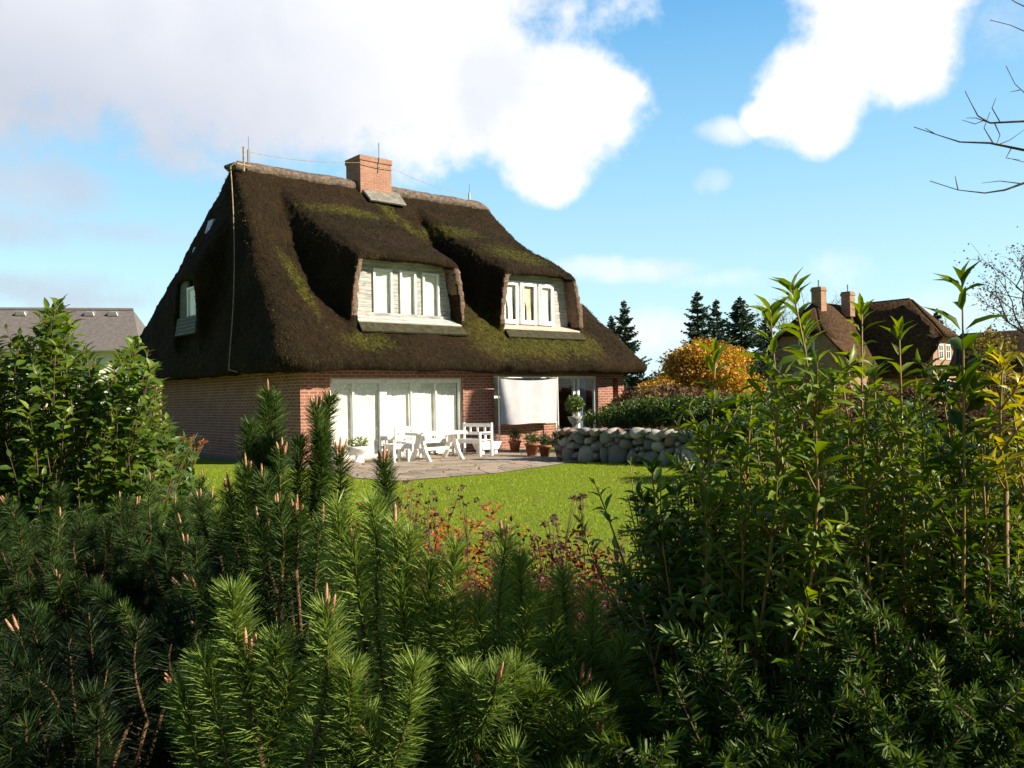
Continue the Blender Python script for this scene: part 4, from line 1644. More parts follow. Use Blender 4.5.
# ------------------------------------------------------------------ background: trees and shrubs
def trunk_mesh(mb, h, r, lean=0.0, n=7, limbs=0, spread=0.5, z0=0.35):
    top = Vector((lean, lean * .4, h))
    mb.tube(curve_pts((0, 0, 0), top, 6, 0, .02), [r * (1 - .75 * i / 5) for i in range(6)], n)
    for _ in range(limbs):
        z = h * random.uniform(z0, .85)
        a = random.random() * 6.28
        l = spread * random.uniform(.6, 1.1)
        b = Vector((lean * z / h, lean * .4 * z / h, z))
        e = b + Vector((math.cos(a) * l, math.sin(a) * l, l * random.uniform(.3, .9)))
        mb.tube(curve_pts(b, e, 4, 0, .06), [r * .4, r * .3, r * .2, r * .08], 5)


def spruce(px, py, Y, width, label, seed, tint=.45):
    p = at(px, py, Y)
    random.seed(seed)
    hh = p.z
    t = empty('spruce_tree', (p.x, p.y, 0), random.random() * 6)
    put(t, label, 'tree', 'spruces beyond the gardens')
    mb = MB()
    trunk_mesh(mb, hh, hh * .022)
    mb.build('trunk', BARK, t)
    lm = LM()
    O, Xa, Ya, tt = [], [], [], []
    nl = int(hh * 6)
    br = MB()
    for i in range(nl):
        f = i / nl
        z = hh * (.10 + .90 * f)
        L0 = width * 1.9 * (1 - f) ** .95 * random.uniform(.3, 1.2) + .10
        for k in range(random.randint(5, 8)):
            a = random.random() * 6.28
            L = L0 * random.uniform(.6, 1.1)
            d = Vector((math.cos(a), math.sin(a), random.uniform(-.25, .12)))
            nseg = max(3, int(L / .14))
            side = Vector((-d.y, d.x, 0))
            for j in range(nseg):
                u = (j + .5) / nseg
                c = Vector((0, 0, z)) + d * L * u + Vector((0, 0, .35 * L * u * u - .16 * L))
                for s_ in (-1, 1, 0):
                    y = (d * .8 + side * s_ * .8 + Vector((0, 0, random.uniform(-.55, .15)))).normalized()
                    O.append(tuple(c))
                    ln = (.16 + .30 * (1 - u)) * random.uniform(.7, 1.3) * min(1, L + .3)
                    Ya.append(tuple(y * ln))
                    x = y.cross(Vector((random.gauss(0, 1), random.gauss(0, 1), random.gauss(0, 1)))).normalized()
                    Xa.append(tuple(x * .12))
                    tt.append(min(1, max(0, tint + random.gauss(0, .2))))
    O, Xa, Ya = np.array(O), np.array(Xa), np.array(Ya)
    lm.add(NEED, O, Xa, Ya, np.cross(Xa, Ya) * 3, np.array(tt))
    lm.build('crown', SPRUCE, t, smooth=False)


for i, (px, py, Y, w, lab) in enumerate([
        (697, 291, 62, 2.3, 'tall pointed spruce left of its twin, rising behind the orange tree'),
        (716, 299, 64, 1.9, 'slimmer spruce just right of the tallest one behind the orange tree'),
        (740, 296, 58, 2.5, 'dark broad spruce right of the pair behind the orange tree'),
        (765, 318, 66, 2.2, 'low spruce at the right foot of the dark broad one'),
        (624, 300, 60, 1.5, 'spruce peeping above the right slope of the thatched roof'),
        (611, 315, 66, 1.3, 'small spruce half hidden by the right slope of the thatched roof'),
        (937, 308, 66, 1.9, 'lone spruce between the distant thatched house and the low dark house')]):
    spruce(px, py, Y, w, lab, 20 + i)
random.seed(11)


def shrub(name, loc, r, n, size, mat, label, cat='shrub', group=None, T=QUAD, tint=.5, tvar=.2, lumps=0, lump_r=.42, zc=None, h=None, stems=5, bark=None, trunk=None, extra=None):
    t = empty(name, loc, random.random() * 6)
    put(t, label, cat, group)
    mb = MB()
    zc_ = zc if zc is not None else r[2] * .8
    if trunk:
        trunk_mesh(mb, zc_ + r[2] * .4, trunk, 0, 7, 12, r[0] * .8, .2)
    else:
        for _ in range(stems):
            a = random.random() * 6.28
            q = random.uniform(.2, .75)
            mb.tube(curve_pts((.05 * math.cos(a), .05 * math.sin(a), -.02), (r[0] * q * math.cos(a), r[1] * q * math.sin(a), zc_ + r[2] * .6), 5, 0, .05), [.02, .016, .012, .008, .005], 5)
    mb.build('trunk' if trunk else 'stem', bark or BARK, t)
    lm = LM()
    cloud(lm, (0, 0, zc_), r, n, size, T, tint, tvar, .45, lumps, lump_r)
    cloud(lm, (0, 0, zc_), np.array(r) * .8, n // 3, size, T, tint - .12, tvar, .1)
    if extra:
        extra(lm)
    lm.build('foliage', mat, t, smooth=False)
    return t


# orange autumn tree
p = at(708, 400, 34)
shrub('autumn_tree', (p.x, p.y, 0), (2.15, 2.0, 2.0), 17000, .10, ORANGE, 'domed tree in full orange and yellow autumn leaf beside the right end of the roof', 'tree', lumps=60, lump_r=.32, zc=2.2, trunk=.11, tint=.66)
p = at(660, 400, 33)
shrub('autumn_tree', (p.x, p.y, 0), (.95, .9, .95), 3200, .10, ORANGE, 'small yellow autumn shrub between the house corner and the orange tree', 'tree', lumps=14, lump_r=.4, zc=1.55, trunk=.05, tint=.93)
for k, (px, top, Y, rx, lab, ti) in enumerate([
        (642, 384, 27, 1.1, 'brown-leaved shrub close to the right corner of the thatched house', .45),
        (672, 380, 28, 1.2, 'brown shrub below the yellow autumn shrub', .35),
        (700, 384, 27, 1.1, 'dull brown shrub in front of the orange tree', .5),
        (735, 392, 29, 1.3, 'greenish brown shrub at the right foot of the orange tree', .7),
        (800, 376, 34, 2.2, 'wide reddish brown shrub below the gable window of the distant house', .3),
        (850, 382, 33, 2.0, 'brown hedge shrub below the brown roof slope of the distant house', .45),
        (895, 384, 33, 1.9, 'yellowish brown hedge shrub left of the lit gable of the distant house', .75),
        (940, 380, 32, 1.9, 'dark brown hedge shrub right of the lit gable of the distant house', .35),
        (990, 372, 30, 1.8, 'olive shrub in front of the low dark house', .8),
        (1040, 376, 29, 1.9, 'brown shrub at the far right edge in front of the low dark house', .5)]):
    q = at(px, top, Y)
    hh = q.z
    shrub('garden_shrub', (q.x, q.y, 0), (rx, rx, hh * .52), 3600, .12, BROWN, lab, 'shrub', 'brown shrubs beyond the garden', tint=ti, lumps=16, lump_r=.42, zc=hh * .5)
# sparse yellow-green young tree before the low house
q = at(993, 318, 26)
shrub('young_tree', (q.x, q.y, 0), (.8, .8, .9), 420, .10, BROWN, 'thin tree with sparse yellow-green leaves in front of the low dark house', 'tree', tint=.97, tvar=.08, lumps=12, lump_r=.35, zc=q.z - 1.0, trunk=.04)

# green hedge shrubs planted on the raised bed, behind the stone wall
for k in range(7):
    u = [.95, 1.6, 2.3, 3.0, 3.7, 4.4, 5.1][k]
    o = WA + WD * u + bk * random.uniform(1.0, 1.35)
    labs = ['leftmost green shrub on the raised bed, next to the topiary urn', 'second green shrub from the left behind the stone wall', 'tall green shrub before the corner pier, third from left on the bed',
            'green shrub fourth from the left behind the stone wall', 'green shrub fifth from the left behind the stone wall', 'green shrub sixth from the left, partly behind the right foreground shoots', 'rightmost green shrub on the raised bed']
    hh = [.34, .40, .42, .44, .44, .46, .46][k]
    shrub('hedge_shrub', (o.x, o.y, .70), (.62, .62, hh), 2300, .075, HEDGE, labs[k], 'shrub', 'green shrubs on the raised bed', T=LEAF_BROAD, tint=.55, lumps=12, lump_r=.55, zc=hh * .95)
    for _ in range(2):
        # trailing herbs at the wall top are part of the planting of each shrub
        pass


def bare_tree(loc, h, r, label, polylines=None, levels=4, seed=3, spread=.9, leaves=0, leafmat=None, name='bare_tree', nb=6):
    random.seed(seed)
    t = empty(name, loc)
    put(t, label, 'tree')
    mb = MB()
    tr = curve_pts((0, 0, 0), (0, 0, h * .62), 6, 0, .03)
    mb.tube(tr, [r * (1 - .12 * i) for i in range(6)], 9)
    tw = MB()
    ends = []

    def grow(p, d, L, rad, lev):
        q = p + d * L
        pts = curve_pts(p, q, 5, random.uniform(-.05, .05), .05)
        (mb if rad > .02 else tw).tube(pts, [rad * (1 - .11 * i) for i in range(5)], 6 if rad > .02 else 4)
        ends.append(pts[-1])
        if lev == 0:
            return
        for k in range(random.randint(2, 4)):
            a = pts[random.randint(2, 4)]
            dd = (d + Vector((random.gauss(0, .5), random.gauss(0, .5), random.gauss(.12, .35)))).normalized()
            grow(a, dd, L * random.uniform(.55, .8), rad * .58, lev - 1)
    for k in range(nb):
        a = k * 6.28 / nb + random.uniform(-.4, .4)
        b = tr[random.randint(3, 5)]
        grow(b, Vector((math.cos(a) * spread, math.sin(a) * spread, random.uniform(.5, 1.1))).normalized(), h * .28, r * .42, levels)
    if polylines:
        for (pl, r0, kids) in polylines:
            pl = [Vector(p) - Vector(loc) for p in pl]
            base = min(tr, key=lambda c: abs(c.z - pl[0].z + .8))
            full = [base, base.lerp(pl[0], .6) + Vector((0, 0, .1))] + pl
            n = len(full)
            rr_ = [max(.0025, r0 * .7 * (1 - .93 * i / (n - 1))) for i in range(n)]
            tw.tube(full, rr_, 5)
            for kd in kids:
                kd = [Vector(p) - Vector(loc) for p in kd]
                tw.tube(kd, [.0042 * (1 - .6 * i / (len(kd) - 1)) for i in range(len(kd))], 4)
    mb.build('trunk', GREY_BARK, t)
    tw.build('twigs', GREY_BARK, t)
    if leaves:
        lm = LM()
        E = np.array([tuple(e) for e in ends])
        k = rng.integers(0, len(E), leaves)
        O = E[k] + rng.normal(size=(leaves, 3)) * .22
        Yv = norm(rng.normal(size=(leaves, 3)))
        Z = norm(np.cross(Yv, rng.normal(size=(leaves, 3))))
        X = np.cross(Yv, Z)
        s = .07
        lm.add(QUAD, O, X * s, Yv * s, Z * s, np.clip(.4 + rng.normal(size=leaves) * .2, 0, 1))
        lm.build('foliage', leafmat or BROWN, t, smooth=False)
    return t


def pl(Y, *pts):
    return [at(x, y, Y + i * 0.0) for i, (x, y) in enumerate(pts)]


TY = 5.6
loc = Vector((4.75, TY + .3, 0))
bare_tree(loc, 4.6, .09, 'bare grey tree whose thin branches reach in at the upper right edge', polylines=[
    (pl(TY, (1075, 165), (1024, 150), (990, 143), (960, 142), (938, 135), (914, 127)), .022, [pl(TY, (993, 143), (984, 128), (990, 112)), pl(TY, (1000, 144), (1010, 140), (1024, 130)), pl(TY, (935, 134), (925, 128)), pl(TY, (1012, 147), (1006, 158), (1020, 160))]),
    (pl(TY + .2, (1075, 132), (1030, 121), (990, 123), (978, 116), (971, 103), (965, 91)), .020, [pl(TY + .2, (990, 123), (976, 118), (966, 118)), pl(TY + .2, (1000, 122), (992, 108), (996, 98)), pl(TY + .2, (985, 120), (975, 124), (962, 120)), pl(TY + .2, (994, 122), (1000, 135), (996, 146))]),
    (pl(TY - .2, (1078, 172), (1030, 181), (1005, 190), (985, 193), (958, 190), (930, 181)), .020, [pl(TY - .2, (958, 190), (955, 176)), pl(TY - .2, (1024, 184), (1000, 181), (982, 183)), pl(TY - .2, (1050, 178), (1035, 165), (1008, 158))]),
    (pl(TY + .4, (1078, 120), (1030, 98), (1015, 84), (1006, 66)), .014, [pl(TY + .4, (1020, 90), (1010, 92))]),
    (pl(TY, (1078, 60), (1040, 38), (1010, 25), (990, 20)), .014, []),
    (pl(TY, (1078, 40), (1040, 14), (1015, 2), (1000, -8)), .018, [])], levels=3, nb=1, spread=.5, seed=8)
# fuzzy half-bare tree at the right edge
q = at(1062, 235, 24)
bare_tree((q.x, q.y, 0), q.z * .95, .12, 'half-bare tree with a haze of fine twigs at the right edge', levels=4, seed=5, leaves=2600, nb=7, name='twiggy_tree')
q = at(798, 285, 75)
bare_tree((q.x, q.y, 0), q.z * .9, .16, 'far bare tree behind the left chimney of the distant house', levels=3, seed=9, leaves=700, nb=6, name='twiggy_tree')
q = at(770, 305, 80)
bare_tree((q.x, q.y, 0), q.z * .95, .14, 'far bare tree between the spruces and the distant house', levels=3, seed=19, leaves=700, nb=6, name='twiggy_tree')
q = at(955, 312, 70)
bare_tree((q.x, q.y, 0), q.z * .9, .14, 'far bare tree above the low dark house', levels=3, seed=29, leaves=300, nb=6, name='twiggy_tree')
random.seed(31)

# unseen tall spruce, added off to the right to cast shadow on the house front
def shade_spruce():
    random.seed(77)
    Pw = H(5.75, 0, 1.8)
    L = 24.0
    b = Pw + Vector((SUN.x, SUN.y, 0)) * L
    z = 1.8 + math.tan(SUN_EL) * L
    t = empty('spruce_tree', (b.x, b.y, 0))
    put(t, 'unseen dense spruce placed out to the right to shade the brick between the bays', 'tree')
    mb = MB()
    trunk_mesh(mb, z, .2)
    mb.build('trunk', BARK, t)
    lm = LM()
    n = 15000
    f = rng.random(n) ** 1.6
    zz = z - f * (z - .8)
    rad = (.10 + 2.1 * f ** .75) * np.sqrt(rng.random(n))
    a = rng.random(n) * 6.28
    O = np.stack([rad * np.cos(a), rad * np.sin(a), zz], 1)
    Yv = norm(np.stack([np.cos(a), np.sin(a), -.5 + .4 * rng.normal(size=n)], 1))
    Z = norm(np.cross(Yv, rng.normal(size=(n, 3))))
    lm.add(QUAD, O, np.cross(Yv, Z) * .22, Yv * .30, Z * .2, np.clip(.4 + rng.normal(size=n) * .2, 0, 1))
    lm.build('crown', SPRUCE, t, smooth=False)


shade_spruce()

# far belt of trees along the horizon
lm = LM()
for k in range(150):
    a = R(-75 + 150 * k / 149)
    d = 115 + 20 * random.random()
    hgt = random.uniform(2.2, 4.6)
    cloud(lm, (math.sin(a) * d, math.cos(a) * d, hgt * .45), (4.5, 4, hgt * .6), 420, .75, QUAD, .45 + .2 * random.random(), .15, .3)
o = lm.build('distant_wood', BROWN, smooth=False)
put(o, 'far belt of brown and green trees along the horizon', 'wood', kind='stuff')

# wooden post by the left bush
p = at(157, 388, 9.0)
po = empty('wooden_post', (p.x, p.y, 0), .3)
put(po, 'weathered square wooden post standing just behind the right edge of the left bush', 'post')
MB().box((-.04, -.04, 0), (.04, .04, p.z)).build('post', POST_WOOD, po, bevel=.006)
MB().box((-.05, -.05, p.z + .001), (.05, .05, p.z + .03)).build('cap', POST_WOOD, po, bevel=.006)

# crocosmia-like reddish stalks at the foot of the left wall
for k, (px, py, lab) in enumerate([(165, 462, 'left clump of arching reddish stalks at the foot of the shaded side wall'), (193, 464, 'right clump of arching reddish stalks near the shaded side wall')]):
    g_ = ground_at(px, py + 4)
    t = empty('garden_flower', g_)
    put(t, lab, 'flower', 'reddish flower stalks by the side wall')
    st, lm = MB(), LM()
    for _ in range(12):
        a, r_ = random.random() * 6.28, random.uniform(.1, .4)
        e = Vector((math.cos(a) * r_, math.sin(a) * r_, random.uniform(.5, .85)))
        pts = curve_pts((0, 0, 0), e, 5, -.1, .04)
        st.tube(pts, .006, 4)
        cloud(lm, e, (.07, .07, .04), 22, .05, LEAF, .85, .12)
    for _ in range(26):
        a, r_ = random.random() * 6.28, random.uniform(.1, .35)
        e = Vector((math.cos(a) * r_, math.sin(a) * r_, random.uniform(.3, .6)))
    st.build('stem', STEM, t)
    lm.build('blossom', REDLEAF, t)

# evergreen hedge behind the left bush
for k, (x, y, lab) in enumerate([(-3.35, 6.9, 'dark hedge shrub behind the right part of the left leafy bush'), (-4.4, 7.0, 'dark hedge shrub behind the middle of the left leafy bush'), (-5.5, 7.0, 'dark hedge shrub behind the leftmost part of the left leafy bush')]):
    shrub('evergreen_shrub', (x, y, 0), (.72, .6, .95), 9500, .085, HEDGE, lab, 'shrub', 'dark shrubs behind the left bush', T=LEAF_BROAD, tint=.4, lumps=26, lump_r=.45, zc=.85)
for k, (px, Y, h, ti, lab) in enumerate([(760, 15.5, 1.45, .5, 'dark green garden shrub to the right of the end of the stone wall'), (830, 14.5, 1.4, .4, 'green garden shrub seen between the privet canes right of the wall'),
                                       (900, 14, 1.5, .45, 'green garden shrub behind the yews below the distant house'), (980, 13.5, 1.5, .4, 'green garden shrub behind the yews near the right edge'), (1060, 13.5, 1.6, .4, 'green garden shrub just outside the right edge')]):
    q = at(px, 400, Y)
    shrub('garden_shrub', (q.x, q.y, 0), (1.0, .8, h * .55), 3600, .085, HEDGE if k % 2 == 0 else BROWN, lab, 'shrub', 'shrubs at the right side of the lawn', T=LEAF_BROAD, tint=ti, lumps=24, lump_r=.45, zc=h * .5)
# ------------------------------------------------------------------ foreground planting
random.seed(101)
rng = np.random.default_rng(101)


class Pine:
    def __init__(s, x, y, label, name='dwarf_pine'):
        s.o = empty(name, (x, y, 0))
        put(s.o, label, 'pine', 'dwarf pines in the foreground')
        s.loc = Vector((x, y, 0))
        s.lm = LM()
        s.wood = MB()
        s.buds = []

    def shoot(s, tip, d, L, n=210, nl=.050, nw=.0020, tint=.5, bud=0, bend=.06, link_=True, wr=.0042):
        tip = Vector(tip) - s.loc
        d = Vector(d).normalized()
        base = tip - d * L
        pts = curve_pts(base, tip, 6, 0, bend)
        s.wood.tube(pts, [wr * (1 - .55 * i / 5) for i in range(6)], 5)
        needle_shoot(s.lm, pts, nl, nw, int(n * 2.1), 66, 42, tint, .17)
        if link_:
            r = Vector((base.x * .25, base.y * .25, max(.1, base.z - .45)))
            lk = curve_pts(r, base, 5, .05, .06)
            s.wood.tube(lk, [wr * 2.2, wr * 1.8, wr * 1.6, wr * 1.3, wr], 5)
            needle_shoot(s.lm, lk[2:], nl, nw * 1.15, int(n * .9), 80, 62, tint - .15, .14)
        if bud:
            b = MB()
            for k in range(bud):
                a = random.random() * 6.28
                q = tip + Vector((math.cos(a) * .010, math.sin(a) * .010, 0)) * (0 if k == 0 else 1)
                dd = (d + Vector((math.cos(a), math.sin(a), 0)) * (.0 if k == 0 else .22)).normalized()
                l = random.uniform(.018, .042) * (1.1 if k == 0 else .9)
                b.tube([q - dd * .01, q, q + dd * l * .3, q + dd * l * .75, q + dd * l], [.0022, .0032, .0036, .0028, .0010], 7)
            s.buds.append(b)

    def dome(s, n, rad, h, L=.17, drop=.5, nper=190, tint=.42, inner=.45, avoid=None):
        """shoots over a low dome, the outer ones leaning out, with older ones below"""
        for i in range(n):
            a = random.random() * 6.28
            r = rad * math.sqrt(random.random())
            f = r / rad
            z = h * (1 - drop * f * f) * random.uniform(.86, 1.02)
            d = Vector((math.cos(a) * f * .8, math.sin(a) * f * .8, 1)) + Vector((random.gauss(0, .14), random.gauss(0, .14), 0))
            s.shoot(s.loc + Vector((math.cos(a) * r, math.sin(a) * r, z)), d, L * random.uniform(.75, 1.3), nper, tint=tint + random.gauss(0, .07), bud=(random.random() < .12) * 2)
        m = int(n * inner)
        for i in range(m):
            a = random.random() * 6.28
            r = rad * random.uniform(.5, 1.05)
            z = h * random.uniform(.12, .62)
            d = Vector((math.cos(a), math.sin(a), random.uniform(.3, 1.0)))
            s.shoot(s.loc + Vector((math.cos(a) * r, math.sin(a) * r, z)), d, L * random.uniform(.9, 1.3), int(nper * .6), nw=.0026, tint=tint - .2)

    def build(s):
        s.wood.tube([(0, 0, -.02), (.01, 0, .2), (0, .02, .45)], [.03, .025, .018], 7)
        s.wood.build('branches', PINE_BARK, s.o, True)
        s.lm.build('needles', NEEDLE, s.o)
        for b in s.buds[:90]:
            b.build('bud', BUD, s.o, True)


def hero(P, px, py, Y, lean=(0, 0), L=.2, n=260, tint=.55, bud=0, nl=.046):
    P.shoot(at(px, py, Y), (lean[0], lean[1], 1), L, n, nl, tint=tint, bud=bud, bend=.03)


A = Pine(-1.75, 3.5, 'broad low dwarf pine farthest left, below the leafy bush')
A.dome(210, .9, 1.26, .16, .35, 170, .22)  # tint lowered: the shade here is put into the needle colour
for px, py in ((212, 497), (175, 505), (150, 482), (203, 440 + 40), (120, 500), (60, 515), (235, 508)):
    hero(A, px, py, 3.2, (random.uniform(-.1, .1), 0), .2, 220, .45, 1)
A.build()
A2 = Pine(-1.02, 2.95, 'dwarf pine between the broad left one and the tall budding one')
A2.dome(95, .45, 1.27, .16, .25, 190, .3)
A2.build()

B = Pine(-.62, 2.35, 'tallest dwarf pine with upright budding leaders before the side wall of the house')
B.dome(90, .42, 1.28, .17, .3, 200, .45)
for px, py, ln, L, b, Y in ((268, 392, -.02, .26, 1, 2.4), (316, 405, .08, .30, 5, 2.3), (330, 398, .10, .24, 0, 2.35), (250, 425, -.08, .24, 0, 2.35), (282, 452, .03, .20, 4, 2.2), (300, 440, .0, .28, 0, 2.3),
                            (340, 452, .05, .18, 4, 2.2), (384, 462, .05, .24, 5, 2.15), (246, 470, -.05, .22, 2, 2.2), (262, 478, -.02, .18, 1, 2.1), (297, 512, .05, .14, 4, 2.05), (278, 505, -.05, .16, 2, 2.0),
                            (258, 522, -.08, .14, 1, 2.0), (229, 488, -.12, .2, 2, 2.2), (322, 520, .12, .2, 2, 2.0), (275, 400, .02, .2, 0, 2.42), (322, 432, .1, .22, 0, 2.3), (385, 500, .1, .2, 0, 2.1), (272, 440, 0, .24, 0, 2.35), (256, 452, 0, .24, 0, 2.35)):
    hero(B, px, py, Y, (ln, random.uniform(-.1, .05)), L, int(250 + 260 * (L > .2)), .42, b, .044)
B.build()

C = Pine(-.08, 1.60, 'dwarf pine in the middle foreground with long upright shoots tinted as if sunlit')
C.dome(90, .36, 1.24, .14, .22, 210, .75)
for px, py, ln, L, b in ((337, 505, -.03, .2, 0), (372, 503, .0, .22, 0), (410, 505 + 30, .05, .16, 0), (352, 540, -.1, .2, 1), (395, 520, .03, .30, 1), (432, 560, .1, .2, 0), (400, 580, 0, .2, 0), (455, 545, .03, .22, 0),
                         (507, 535, .05, .30, 2), (478, 600, -.12, .2, 1), (535, 592, .35, .25, 1), (450, 610, -.1, .2, 0), (432, 600, 0, .2, 0), (520, 560, .05, .2, 0)):
    hero(C, px, py, 1.52, (ln, -.05), L, 300, .95, b)  # bright tint imitates sunlight on these shoots
C.build()

E = Pine(.13, 1.60, 'dwarf pine right of the middle one, beside the dark red bushes')
E.dome(70, .26, 1.17, .14, .3, 210, .75)
for px, py, ln, L in ((592, 592, .03, .26), (563, 575, -.05, .18), (625, 640, .2, .2), (552, 640, -.2, .18), (575, 650, .0, .2), (640, 690, .3, .2), (612, 660, .1, .2), (548, 600, -.1, .2)):
    hero(E, px, py, 1.54, (ln, -.05), L, 300, .9)  # sunlight put into the needle colour by a bright tint
E.build()

D = Pine(-.98, 1.9, 'dwarf pine tinted dark as if shaded, filling the lower left corner')
D.dome(150, .66, 1.13, .18, .22, 180, .04)  # almost lowest tint: the corner's shade is painted into the needles
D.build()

G = Pine(-.42, 1.30, 'nearest dwarf pine with fat pale green tufts at the bottom of the picture')
G.dome(60, .40, 1.00, .15, .2, 230, .5)
for px, py, ln, L, b, w in ((232, 592, -.05, .14, 0, 1), (326, 610, .06, .18, 2, 1), (246, 652, .0, .22, 3, 1), (203, 655, -.2, .17, 0, 1), (277, 640, .15, .2, 0, 1), (292, 672, .3, .18, 0, 1), (352, 668, .1, .14, 0, 1), (415, 665, .25, .18, 0, 1), (350, 720, 0, .2, 0, 0), (180, 690, -.2, .2, 0, 0)):
    hero(G, px, py, 1.38, (ln, -.06), L, 340, .82 if w else .6, b, .047)  # brighter tint for the shoots meant to look sunlit
G.build()

H2 = Pine(.06, 1.25, 'low dwarf pine tinted as if shaded, at the bottom centre edge')
H2.dome(60, .34, .96, .16, .2, 220, .3)  # needles tinted darker to imitate shade
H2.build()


# ---- left leafy bush
def privet_bush(name, x, y, label, group=None, cat='shrub'):
    o = empty(name, (x, y, 0))
    put(o, label, cat, group)
    return o, Vector((x, y, 0)), MB(), LM()


o, L0, st, lm = privet_bush('laurel_bush', -2.55, 4.7, 'tall bright green leafy bush filling the left edge')
def topy(px):
    pts = [(-140, 330), (-60, 318), (0, 322), (22, 330), (42, 300), (60, 292), (75, 318), (88, 345), (105, 350), (128, 338), (140, 326), (152, 352), (163, 390), (172, 430), (176, 470)]
    return float(np.interp(px, [p[0] for p in pts], [p[1] for p in pts]))


for k in range(330):
    px = random.uniform(-130, 168)
    Y = random.uniform(4.1, 5.3)
    py = topy(px) + (random.random() ** 1.5) * 190 + random.uniform(0, 8)
    if k < 40:
        px = random.choice([48, 60, 55, 30, 70, 90, 128, 140, 150, 160, 10, -20, 110, 118, 165]) + random.uniform(-6, 6)
        py = topy(px) + random.uniform(2, 22)
        Y = random.uniform(4.2, 4.8)
    tip = at(px, py, Y) - L0
    base = Vector((tip.x * .72, tip.y * .72, max(.15, tip.z - random.uniform(.4, .75))))
    pts = curve_pts(base, tip, 5, -.04, .06)
    leaf_shoot(lm, st, pts, random.randint(8, 12), random.uniform(.072, .096), LEAF_BROAD, .62, .15, 58, .004, .16)
for k in range(520):
    a, r = random.random() * 6.28, .78 * math.sqrt(random.random())
    z = random.uniform(.3, 1.45)
    tip = Vector((math.cos(a) * r, math.sin(a) * r, z))
    base = tip * .6
    leaf_shoot(lm, st, curve_pts(base, tip, 4, 0, .06), 8, .07, LEAF_BROAD, .4, .1, 60, .004)
for k in range(7):
    a = k * .9
    st.tube(curve_pts((.1 * math.cos(a), .1 * math.sin(a), 0), (.55 * math.cos(a), .55 * math.sin(a), 1.2), 5, 0, .05), [.025, .02, .016, .012, .008], 6)
st.build('stems', BARK, o, True)
lm.build('foliage', PRIVET, o)

# ---- right: yew bushes
def yew(x, y, n, rad, h, label, tint=.5, drop=.3):
    t = empty('yew_bush', (x, y, 0))
    put(t, label, 'yew', 'yew bushes at the right foreground')
    lm, st = LM(), MB()
    for i in range(n):
        a = random.random() * 6.28
        r = rad * math.sqrt(random.random())
        f = r / rad
        lowf = random.random() < .35
        z = h * (random.uniform(.15, .75) if lowf else (1 - drop * f * f) * random.uniform(.80, 1.03))
        d = Vector((math.cos(a) * (.25 + f * .9), math.sin(a) * (.25 + f * .9), random.uniform(.5, 1.4)))
        d.normalize()
        tip = Vector((math.cos(a) * r, math.sin(a) * r, z))
        L = random.uniform(.14, .26)
        base = tip - d * L
        pts = curve_pts(base, tip, 5, -.03, .05)
        st.tube(pts, [.0035, .003, .0025, .002, .0012], 4)
        if random.random() < .5:
            st.tube(curve_pts((base.x * .3, base.y * .3, max(0.05, base.z - .4)), base, 4, 0, .05), [.010, .008, .006, .004], 5)
        needle_shoot(lm, pts, .026, .0038, int(L * 820), 78, 42, tint + random.gauss(0, .07), .15, .0, .3)
        for _ in range(3):
            u = random.randint(1, 4)
            b = pts[u]
            dd = (d + Vector((random.gauss(0, .6), random.gauss(0, .6), random.gauss(0, .3)))).normalized()
            l2 = random.uniform(.05, .12)
            needle_shoot(lm, curve_pts(b, b + dd * l2, 4, 0, .05), .023, .0036, int(l2 * 800), 75, 40, tint + .1 + random.gauss(0, .07), .15, .0, .3)
            st.tube([b, b + dd * l2], [.002, .001], 4)
    st.tube([(0, 0, -.02), (0, .01, h * .6)], [.035, .02], 7)
    st.build('branches', BARK, t, True)
    lm.build('needles', YEW, t)


yew(.44, 1.86, 190, .30, 1.42, 'yew bush behind the leftmost tall shoots, nearest the stone wall', .62)
yew(.76, 1.82, 200, .30, 1.47, 'yew bush in the middle of the right side with glossy sprigs', .66)
yew(1.08, 1.82, 190, .32, 1.47, 'yew bush below the yellow leaves at the right edge', .64)
yew(.98, 2.25, 110, .35, 1.52, 'yew bush behind the tall shoots below the distant thatched house')
yew(1.60, 2.1, 110, .42, 1.50, 'outermost yew bush, mostly beyond the right edge')
yew(.33, 1.30, 170, .22, 1.20, 'low dark yew bush at the bottom edge, nearest the pines', .5, .3)
yew(.56, 1.29, 190, .23, 1.26, 'low dark yew bush at the bottom edge, middle one of three', .5, .3)
yew(.80, 1.32, 190, .24, 1.29, 'low dark yew bush in the bottom right corner', .5, .3)

